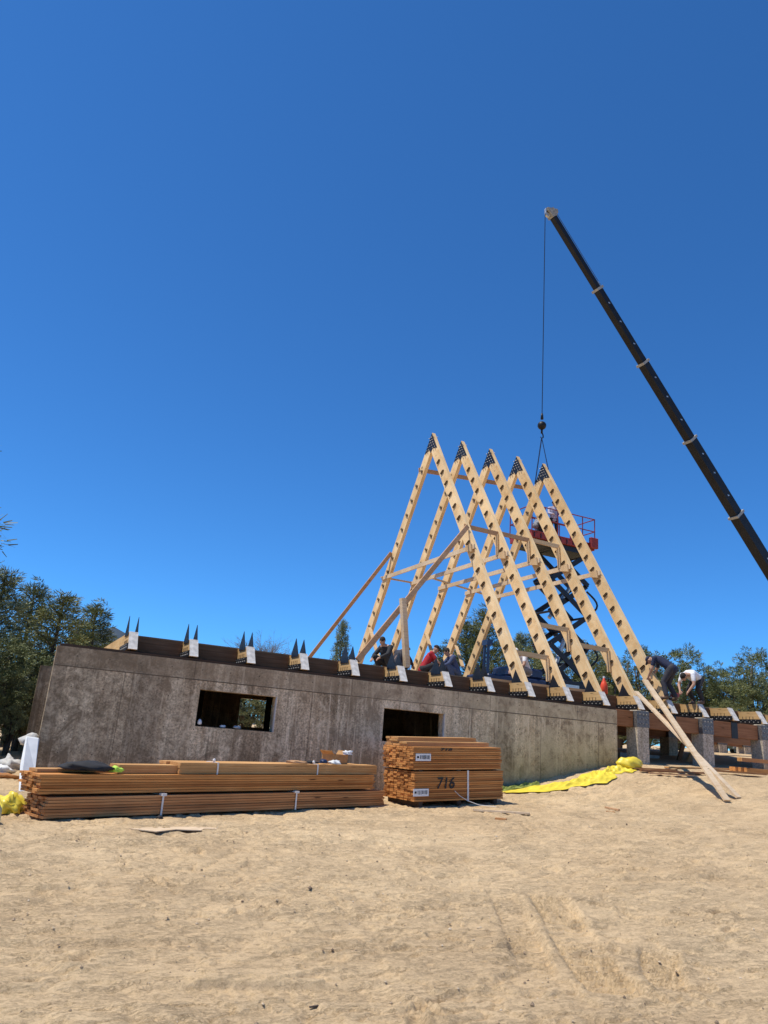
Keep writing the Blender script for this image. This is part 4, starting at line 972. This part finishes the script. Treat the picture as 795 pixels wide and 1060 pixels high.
POSES = {  # joints: x forward, y left, z up (metres)
 'stand': dict(pel=(0,0,.95), chest=(.02,0,1.30), neck=(.03,0,1.47), head=(.06,0,1.62), fwd=(1,0,-.1),
    ls=(.0,.19,1.42), le=(.08,.25,1.16), lw=(.30,.17,1.05), rs=(.0,-.19,1.42), re=(.10,-.25,1.17), rw=(.32,-.15,1.08),
    lh=(0,.10,.92), lk=(.04,.12,.50), la=(0,.14,.09), rh=(0,-.10,.92), rk=(.03,-.13,.50), ra=(-.03,-.15,.09)),
 'bend': dict(pel=(-.22,0,.88), chest=(.10,0,1.10), neck=(.27,0,1.14), head=(.40,0,1.10), fwd=(.6,0,-1),
    ls=(.20,.18,1.13), le=(.27,.22,.84), lw=(.40,.14,.62), rs=(.20,-.18,1.13), re=(.30,-.22,.84), rw=(.44,-.12,.63),
    lh=(-.22,.10,.86), lk=(-.02,.17,.48), la=(-.10,.20,.09), rh=(-.22,-.10,.86), rk=(-.05,-.15,.48), ra=(-.22,-.18,.09)),
 'stoop': dict(pel=(-.15,0,.78), chest=(.06,0,1.08), neck=(.16,0,1.20), head=(.28,0,1.30), fwd=(1,0,-.7),
    ls=(.10,.19,1.17), le=(.24,.27,.94), lw=(.40,.20,.72), rs=(.10,-.19,1.17), re=(.22,-.27,.93), rw=(.38,-.16,.70),
    lh=(-.15,.10,.76), lk=(.14,.22,.46), la=(.02,.26,.09), rh=(-.15,-.10,.76), rk=(.06,-.22,.44), ra=(-.20,-.24,.09)),
 'deep': dict(pel=(-.28,0,.74), chest=(.04,0,.86), neck=(.24,0,.82), head=(.36,0,.74), fwd=(.4,0,-1),
    ls=(.16,.18,.82), le=(.22,.24,.54), lw=(.34,.14,.33), rs=(.16,-.18,.82), re=(.26,-.24,.54), rw=(.40,-.10,.34),
    lh=(-.28,.10,.72), lk=(-.02,.20,.44), la=(-.16,.22,.09), rh=(-.28,-.10,.72), rk=(-.10,-.18,.42), ra=(-.34,-.20,.09)),
 'kneel': dict(pel=(-.10,0,.46), chest=(.14,0,.76), neck=(.28,0,.88), head=(.40,0,.93), fwd=(.8,0,-.8),
    ls=(.21,.18,.85), le=(.33,.24,.60), lw=(.50,.14,.42), rs=(.21,-.18,.85), re=(.34,-.22,.60), rw=(.52,-.10,.42),
    lh=(-.10,.10,.45), lk=(.28,.17,.50), la=(.22,.18,.09), rh=(-.10,-.10,.45), rk=(.12,-.15,.07), ra=(-.30,-.16,.09)),
 'squat': dict(pel=(-.15,0,.32), chest=(.02,0,.66), neck=(.12,0,.81), head=(.21,0,.93), fwd=(1,0,-.5),
    ls=(.05,.19,.77), le=(.22,.26,.56), lw=(.42,.16,.44), rs=(.05,-.19,.77), re=(.22,-.26,.55), rw=(.42,-.14,.42),
    lh=(-.15,.10,.32), lk=(.24,.22,.50), la=(.0,.20,.09), rh=(-.15,-.10,.32), rk=(.24,-.20,.50), ra=(.0,-.20,.09)),
}
CL = {}
def cloth(nm, c):
    if nm not in CL: CL[nm] = flat('cloth_'+nm, c, .85, var=.2, scale=12)
    return CL[nm]
def person(loc, rz, pose, shirt, pants, hat, label, sc=1.0, sleeves='short', hatstyle='cap', boots=(.10, .06, .035)):
    P = {k: Vector(v) for k, v in POSES[pose].items()}
    t = empty('person', loc, label, 'person', None, rz); t.scale = (sc, sc, sc)
    f = P['fwd'].normalized(); upv = (V(0, 0, 1) - f*f.z).normalized(); sdv = V(0, 1, 0)
    b = MB()
    # head: skull, jaw, nose, ears, brows
    H = P['head']
    b.ball(H, .080, .076, .105, 16); caps(b, H + f*.020 - upv*.05, H + f*.045 - upv*.085, .052, .036)
    caps(b, H + f*.082 + upv*.012, H + f*.102 - upv*.018, .010, .015, 8)
    caps(b, H + f*.078 - upv*.052 + sdv*.018, H + f*.078 - upv*.052 - sdv*.018, .009, .009, 8)
    for s in (1, -1): caps(b, H + sdv*s*.078 + upv*.01, H + sdv*s*.080 - upv*.025, .016, .012, 8)
    caps(b, H - upv*.06 - f*.01, P['neck'], .054, .060)
    caps(b, P['neck'], P['chest'], .07, .105); caps(b, P['chest'], P['pel'], .105, .105)
    for s, S in (('l', 1), ('r', -1)):
        caps(b, P['neck'], P[s+'s'], .06, .062); caps(b, P[s+'s'], P[s+'e'], .054, .043); caps(b, P[s+'e'], P[s+'w'], .042, .028)
        caps(b, P[s+'h'], P[s+'k'], .088, .058); caps(b, P[s+'k'], P[s+'a'], .056, .040)
        caps(b, P[s+'a'], P[s+'a'] + V(.14, 0, -.04), .040, .034)
        # hand: palm, four bent fingers of unequal length, thumb from the side of the palm
        W_ = P[s+'w']; d = (W_ - P[s+'e']).normalized(); side = d.cross(V(0, 0, 1)); side = side.normalized() if side.length > .1 else V(1, 0, 0)
        nrm = side.cross(d).normalized(); 
        if nrm.z > 0: nrm = -nrm
        caps(b, W_, W_ + d*.05, .027, .030, 10); 
        for k, L_f in enumerate((.070, .080, .074, .058)):
            r0 = W_ + d*.065 + side*(.030 - .020*k); m1 = r0 + d*L_f*.5 + nrm*.010; m2 = m1 + d*L_f*.30 + nrm*.028
            caps(b, W_ + d*.03 + side*(.020 - .014*k), r0, .014, .011, 8); caps(b, r0, m1, .0105, .0098, 8); caps(b, m1, m2, .0098, .0088, 8)
        t0 = W_ + d*.022 + side*.028*(S); t1 = t0 + side*.030*S + d*.028; caps(b, t0, t1, .0135, .0115, 8); caps(b, t1, t1 + d*.030 + nrm*.016, .0115, .0100, 8)
    remeshed(b, 'body', M['skin'], t, .009)
    # eyes
    for s in (1, -1): MB().ball(H + f*.076 + sdv*s*.030 + upv*.008, .0105, n=8).build('eye', M['ink'], t, smooth=True)
    # shirt
    b = MB(); cm = cloth(*shirt)
    hipw = (P['pel']-P['chest']).normalized()
    for s in (.075, -.075): caps(b, P['chest'] + sdv*s, P['pel'] + hipw*.03 + sdv*s*.75, .120, .122, 14)
    caps(b, P['chest'] + (P['neck']-P['chest'])*.1, P['neck'] - (P['neck']-P['chest'])*.22, .125, .085, 14)
    for s in 'lr':
        caps(b, P['chest'] + (P['neck']-P['chest'])*.55, P[s+'s'], .095, .078, 12)
        caps(b, P[s+'s'], P[s+'s'].lerp(P[s+'e'], 1 if sleeves == 'long' else .62), .074, .058, 12)
        if sleeves == 'long': caps(b, P[s+'e'], P[s+'e'].lerp(P[s+'w'], .86), .057, .042, 12)
    for k in range(4):                   # folds pulled round the waist
        q = P['chest'].lerp(P['pel'], .45+.15*k); b.tube([q + V(.0, -.17, .015*(-1)**k), q + V(.12 if k % 2 else -.12, 0, 0), q + V(0, .17, -.01)], .022, 8)
    remeshed(b, 'shirt', cm, t, .014)
    b = MB()
    for s, S in (('l', 1), ('r', -1)):
        caps(b, P['pel'] + sdv*S*.07, P[s+'h'], .125, .112, 14); caps(b, P[s+'h'], P[s+'k'], .108, .074, 14); caps(b, P[s+'k'], P[s+'a'] + V(0, 0, .05), .074, .066, 14)
    remeshed(b, 'trousers', cloth(*pants), t, .014)
    for s in 'lr':
        b = MB(); A_ = P[s+'a']; 
        caps(b, A_ + V(0, 0, .06), A_ + V(-.01, 0, -.03), .055, .055, 12); caps(b, A_ + V(0, 0, -.035), A_ + V(.17, 0, -.045), .053, .042, 12)
        remeshed(b, 'boot', cloth('boot', boots), t, .012)
    # head wear
    if hatstyle in ('cap', 'helmet'):
        b = MB(); c = H + upv*.030 - f*.006; n_ = 16; Mx = Matrix((f, sdv, upv)).transposed(); k0 = 1.10 if hatstyle == 'cap' else 1.3
        for i in range(0, 6):
            a = math.pi/2*i/5
            for k in range(n_):
                th = 2*math.pi*k/n_; b.v.append(tuple(c + Mx @ V(.090*k0*math.cos(th)*math.cos(a), .084*k0*math.sin(th)*math.cos(a), .082*k0*math.sin(a) + .012)))
        for i in range(5):
            for k in range(n_): b.f.append((i*n_+k, i*n_+(k+1) % n_, (i+1)*n_+(k+1) % n_, (i+1)*n_+k))
        b.f.append(tuple(range(n_))[::-1])
        h = b.build('hat', cloth(*hat), t, smooth=True)
        rim_ = [c + Mx @ V(.088*k0*math.cos(a), .080*k0*math.sin(a), .012) for a in np.linspace(-1.2, 1.2, 9)]; out = [c + Mx @ V((.165*k0)*math.cos(a*.75), .088*k0*math.sin(a), -.006) for a in np.linspace(-1.2, 1.2, 9)]
        MB().prism([tuple(p) for p in rim_ + out[::-1]], tuple(upv*.008)).build('brim', cloth(*hat), h)
    else:
        b = MB(); b.ball(H + upv*.022 - f*.018, .092, .088, .104, 14); remeshed(b, 'hair', cloth(*hat), t, .012)
    return t
WH, NV, BK, RDc, GY_ = ('white', (.72, .72, .74)), ('navy', (.012, .018, .05)), ('black', (.02, .02, .022)), ('red', (.38, .012, .02)), ('grey', (.22, .22, .23))
DK = BT + .03
person((16.78, 16.05, DK-.02), R(115), 'bend', NV, ('charcoal', (.03, .03, .04)), NV, 'person in navy shirt and cap bending over the deck edge by the leaning planks', 1.02)
person((17.95, 16.15, DK-.02), R(186), 'deep', WH, BK, ('darkhair', (.02, .014, .01)), 'person in a white shirt and black trousers bending over beside the navy-shirted worker', 1.0, hatstyle='hair')
person((13.0, 17.6, DK), R(200), 'kneel', WH, GY_, WH, 'person in white shirt and white cap crouching behind the first truss foot', 1.0)
person((9.35, 19.0, DK), R(200), 'squat', BK, BK, ('darkhair', (.02, .014, .01)), 'person all in black squatting left of the pale brace post', 1.0, 'long', 'hair')
person((10.0, 19.5, DK), R(10), 'squat', ('charcoal', (.03, .03, .04)), BK, BK, 'person in charcoal clothes squatting behind the pale brace post', 1.0, 'long')
person((10.7, 19.0, DK), R(-20), 'squat', RDc, BK, BK, 'person in a red shirt and black cap squatting on the deck', .98)
person((11.45, 18.9, DK), R(170), 'squat', ('blueplaid', (.05, .07, .14)), ('denim', (.06, .09, .16)), ('darkhair', (.02, .014, .01)), 'person in dark blue squatting beside the person in the red shirt', .95, 'long', 'hair')
person((19.35, 24.3, PZ+.27), R(250), 'stand', ('paleviolet', (.42, .38, .45)), BK, BK, 'person in a dark hard hat and pale shirt standing on the lift platform', 1.0, 'long', 'helmet')
person((18.45, 24.2, PZ+.27), R(20), 'kneel', GY_, BK, WH, 'person in a white hard hat crouching at the left end of the lift platform', 1.0, 'long', 'helmet')
# tool the two workers bend over
t = empty('circular_saw', (17.3, 16.25, DK+.12), 'small red and grey power saw on the beam between the two bending workers', 'power saw', None, .3)
MB().box((-.16, -.07, -.05), (.18, .07, -.04)).build('base_plate', M['galv'], t); MB().tube([(0, .02, .05), (0, -.16, .05)], .065, 14).build('motor', M['liftred'], t)
MB().tube([(.0, .045, .03), (0, .055, .03)], .09, 20).build('blade', M['galv'], t); MB().tube([(-.10, -.02, .05), (-.13, -.02, .15), (.02, -.02, .18), (.06, -.02, .10)], .018, 8).build('handle', M['rubber'], t)
# ------------------------------------------------------------------ trees
def blades(name, clumps, per, L, W_, mat, parent, rs, spread=1.0, flat_=.75):
    """many small leaf-sized faces gathered in clumps; clumps = (x, y, z, r, dx, dy, dz)"""
    C_ = np.repeat(np.array(clumps), per, axis=0); n = len(C_)
    u_ = rs.normal(size=(n, 3)); u_ /= np.linalg.norm(u_, axis=1)[:, None]; rr = rs.uniform(.15, 1, n)**.45
    u_[:, 2] *= flat_
    p = C_[:, :3] + u_*(C_[:, 3]*rr*spread)[:, None]
    d = u_*1.0 + C_[:, 4:7]*.9 + rs.normal(size=(n, 3))*.55; d /= np.linalg.norm(d, axis=1)[:, None]
    q = rs.normal(size=(n, 3)); s = np.cross(d, q); s /= np.linalg.norm(s, axis=1)[:, None]
    l = (L*rs.uniform(.6, 1.35, n))[:, None]; w_ = (W_*rs.uniform(.7, 1.3, n))[:, None]
    v = np.stack([p - s*w_/2, p + s*w_/2, p + d*l + s*w_*.25, p + d*l - s*w_*.25], 1).reshape(-1, 3)
    me = bpy.data.meshes.new(name); me.vertices.add(len(v)); me.vertices.foreach_set('co', v.ravel())
    me.loops.add(4*n); me.loops.foreach_set('vertex_index', np.arange(4*n)); me.polygons.add(n); me.polygons.foreach_set('loop_start', np.arange(0, 4*n, 4))
    me.update(calc_edges=True); me.materials.append(mat); o = bpy.data.objects.new(name, me); col.objects.link(o); o.parent = parent; return o
def make_tree(kind, mat, seed, h=6.0):
    rs = np.random.RandomState(seed); t = bpy.data.objects.new('pine_tree' if kind == 'pine' else 'juniper_tree', None); col.objects.link(t)
    tb = MB(); clumps = []
    if kind == 'pine':
        lean = rs.uniform(-.15, .15, 2)
        pts = [V(lean[0]*z/h + .05*math.sin(z*1.3+seed), lean[1]*z/h, z) for z in np.linspace(-.3, h, 9)]; tb.tube(pts, list(np.linspace(.15, .02, 9)), 8)
        nb_ = 54
        for i in range(nb_):
            f = (i+.5)/nb_; z = h*(.13 + .85*f); a = i*2.399 + rs.uniform(-.4, .4); r = h*.27*(1-f)**.75*rs.uniform(.55, 1.15) + .12
            x0_, y0_ = lean[0]*z/h, lean[1]*z/h; dr = V(math.cos(a), math.sin(a), .25+.5*f)
            e = V(x0_, y0_, z) + V(dr.x*r, dr.y*r, dr.z*r*.8); tb.tube([V(x0_, y0_, z), (V(x0_, y0_, z)+e)/2 + V(0, 0, .03), e], [.03, .02, .008], 5)
            for k in range(3 + int(r*2.2)):
                g = rs.uniform(.35, 1.05); c = V(x0_, y0_, z).lerp(e, g) + Vector(rs.normal(size=3))*.10*h/6
                clumps.append((c.x, c.y, c.z, rs.uniform(.14, .30)*h/6, dr.x*.8, dr.y*.8, .5))
        cr = blades('crown', clumps, 50, .15, .024, mat, t, rs)
    else:
        for k in range(3):
            a = rs.uniform(0, 6); pts = [V(0, 0, -.3), V(.15*math.cos(a), .15*math.sin(a), h*.2), V(.5*math.cos(a), .5*math.sin(a), h*.5), V(.6*math.cos(a+.4), .6*math.sin(a+.4), h*.8)]
            tb.tube(pts, [.18, .13, .08, .02], 7)
        lobes = [(rs.uniform(-.24, .24)*h, rs.uniform(-.24, .24)*h, h*rs.uniform(.30, .80), h*rs.uniform(.14, .22)) for _ in range(9)] + [(rs.uniform(-.08, .08)*h, rs.uniform(-.08, .08)*h, h*.83, h*.13), (0, 0, h*.45, h*.25)]
        for (lx, ly, lz, lr) in lobes:
            tb.tube([V(0, 0, h*.15), V(lx*.6, ly*.6, lz*.8), V(lx, ly, lz)], [.07, .04, .01], 5)
            for k in range(26):
                u_ = rs.normal(size=3); u_ /= np.linalg.norm(u_); rr = lr*rs.uniform(.6, 1.12)
                clumps.append((lx+u_[0]*rr, ly+u_[1]*rr, max(.2, lz+u_[2]*rr*1.05), rs.uniform(.14, .32)*h/6, u_[0], u_[1], abs(u_[2])*.6+.3))
        cr = blades('crown', clumps, 66, .12, .030, mat, t, rs)
    tb.build('trunk', M['bark'], t, smooth=True)
    return t
protos = {}
for key, kd, mt, sd_ in (('p0', 'pine', 'leaf0', 3), ('p1', 'pine', 'leaf1', 5), ('p2', 'pine', 'leaf2', 8), ('j0', 'juniper', 'leaf0', 13), ('j1', 'juniper', 'leaf1', 21), ('j2', 'juniper', 'leaf2', 34)):
    protos[key] = [make_tree(kd, M[mt], sd_), False]
def pxtree(key, px, top, Y, label, wide=1.0, group='trees round the clearing'):
    p = at(px, top, Y); g = G(p.x, Y) - .1; h = p.z - g
    o = protos[key][0] if not protos[key][1] else copy_tree(protos[key][0]); protos[key][1] = True
    o.location = (p.x, Y, g); s = h/6.1; o.scale = (s*wide, s*wide, s); o.rotation_euler = (0, 0, random.uniform(0, 6.28))
    return tag(o, label, 'tree', group)
TL = [
 ('p2', -70, 440, 23, 'tall grey-green pine at the left edge, only its branch tips in view', 1.35),
 ('p2', 8, 588, 27, 'ragged grey-green pine rising at the left edge of the photo', 1.05),
 ('p0', 40, 603, 31, 'dark pine second from the left edge, above the tree mass', 1.0),
 ('p1', 62, 615, 28, 'olive-yellow pine just left of the wall corner', 1.35),
 ('p0', 102, 624, 36, 'small dark pointed pine rising above the left end of the wall', 1.25),
 ('p2', 82, 648, 38, 'low grey-green pine between the olive pine and the pointed dark pine', 1.4),
 ('j0', 8, 655, 25.5, 'dark bushy tree low at the left edge beside the wall', 1.15),
 ('j1', 38, 668, 27.5, 'olive bushy tree right behind the narrow retaining wall', 1.1),
 ('j0', -30, 640, 24.5, 'dark bushy tree outside the left edge of the photo', 1.2),
 ('j2', 24, 690, 25, 'low grey bushy tree above the rubbish heap', 1.0),
 ('p0', 118, 662, 45, 'far small pine behind the first floor beam', 1.2),
 ('p2', 196, 676, 44, 'tip of a distant pine behind the second floor beam end', 1.0),
 ('p2', 357, 642, 46, 'slim lone pine tip between the two brace boards', .6),
 ('p0', 398, 676, 44, 'distant pine behind the squatting dark-clothed workers', 1.3),
 ('j0', 418, 688, 40, 'low dark tree behind the pale brace post', 1.3),
 ('p0', 462, 668, 44, 'distant pine seen left of the upright blue posts', 1.4),
 ('p0', 484, 642, 42, 'dark pine seen inside the first truss, left of two', 1.1),
 ('p0', 503, 630, 41, 'tallest dark pine seen inside the first truss', 1.1),
 ('j0', 520, 655, 40, 'dark rounded tree behind the dark blue machine', 1.0),
 ('p2', 541, 655, 46, 'small pine between the first and second near rafters', 1.0),
 ('p0', 556, 648, 45, 'pointed pine beside the second near rafter', .8),
 ('j0', 575, 668, 42, 'dark round tree behind the foot of the scissor lift', 1.1),
 ('j2', 606, 662, 43, 'grey-green round tree right of the scissor lift', 1.1),
 ('j1', 632, 676, 41, 'olive round tree behind the third near rafter', 1.1),
 ('j0', 655, 664, 43, 'dark round tree left of the navy-shirted worker', 1.1),
 ('j0', 688, 690, 40, 'low dark tree behind the navy-shirted worker', 1.2),
 ('j0', 716, 664, 38, 'large round dark tree above the bending worker in white', 1.05),
 ('j1', 745, 692, 37, 'lower olive tree between the two large round trees', 1.1),
 ('j0', 774, 666, 37, 'large tree with a broken top near the right edge', 1.05),
 ('j2', 800, 682, 36, 'grey-green tree cut by the right edge of the photo', 1.1),
 ('j1', 832, 680, 36, 'olive tree just outside the right edge', 1.1),
 ('j0', 700, 725, 33, 'low bush seen below the girder left of the second front pillar', 1.5),
 ('j1', 745, 722, 33.5, 'low olive bush seen under the deck between the right-hand pillars', 1.5),
 ('j0', 800, 728, 33, 'low dark bush under the deck at the right edge', 1.5),
 ('j0', 640, 728, 34, 'low dark bush seen in the gap beside the wall end', 2.4),
 ('j1', 668, 730, 33, 'low olive bush seen under the deck behind the first pillar', 2.4),
 ('j2', 722, 730, 32, 'low grey-green bush under the deck behind the crossed planks', 1.4),
 ('j0', 770, 735, 41, 'low dark bush far under the deck beside the white car', 1.5),
 ('j2', 262, 690, 36, 'grey brush seen through the first window opening and the far one', 1.5),
 ('j0', 240, 696, 37, 'dark tree hidden behind the foundation left of the far opening', 1.4),
 ('j1', 300, 696, 37, 'olive tree hidden behind the foundation right of the far opening', 1.4),
 ('j0', 340, 700, 38, 'dark tree hidden behind the middle of the foundation', 1.2),
]
for k_, x_, t_, Y_, lb_, w_ in TL: pxtree(k_, x_, t_, Y_, lb_, w_)
# bare shrub above the deck between the third and fourth beam ends
bt = at(282, 636, 40); g = G(bt.x, 40); rs = np.random.RandomState(4)
t = empty('bare_tree', (bt.x, 40, g-.1), 'bare twiggy tree standing beyond the deck between two plate tips', 'tree'); hgt = bt.z-g
tw = MB(); 
def twig(p, d, L, r, lv):
    q = p + d*L; tw.tube([p, q], [r, r*.6], 5, cap=False)
    if lv == 0: return
    for k in range(4 if lv > 1 else 3):
        nd = (d + Vector(rs.normal(size=3))*.50).normalized(); nd.z = abs(nd.z)*.8+.15; twig(p.lerp(q, rs.uniform(.45, 1)), nd.normalized(), L*rs.uniform(.50, .68), r*.55, lv-1)
for k in range(3): twig(V(0, 0, .0), V(rs.uniform(-.28, .28), rs.uniform(-.2, .2), 1).normalized(), hgt*.50, .05, 5)
tw.build('branches', M['twig'], t)
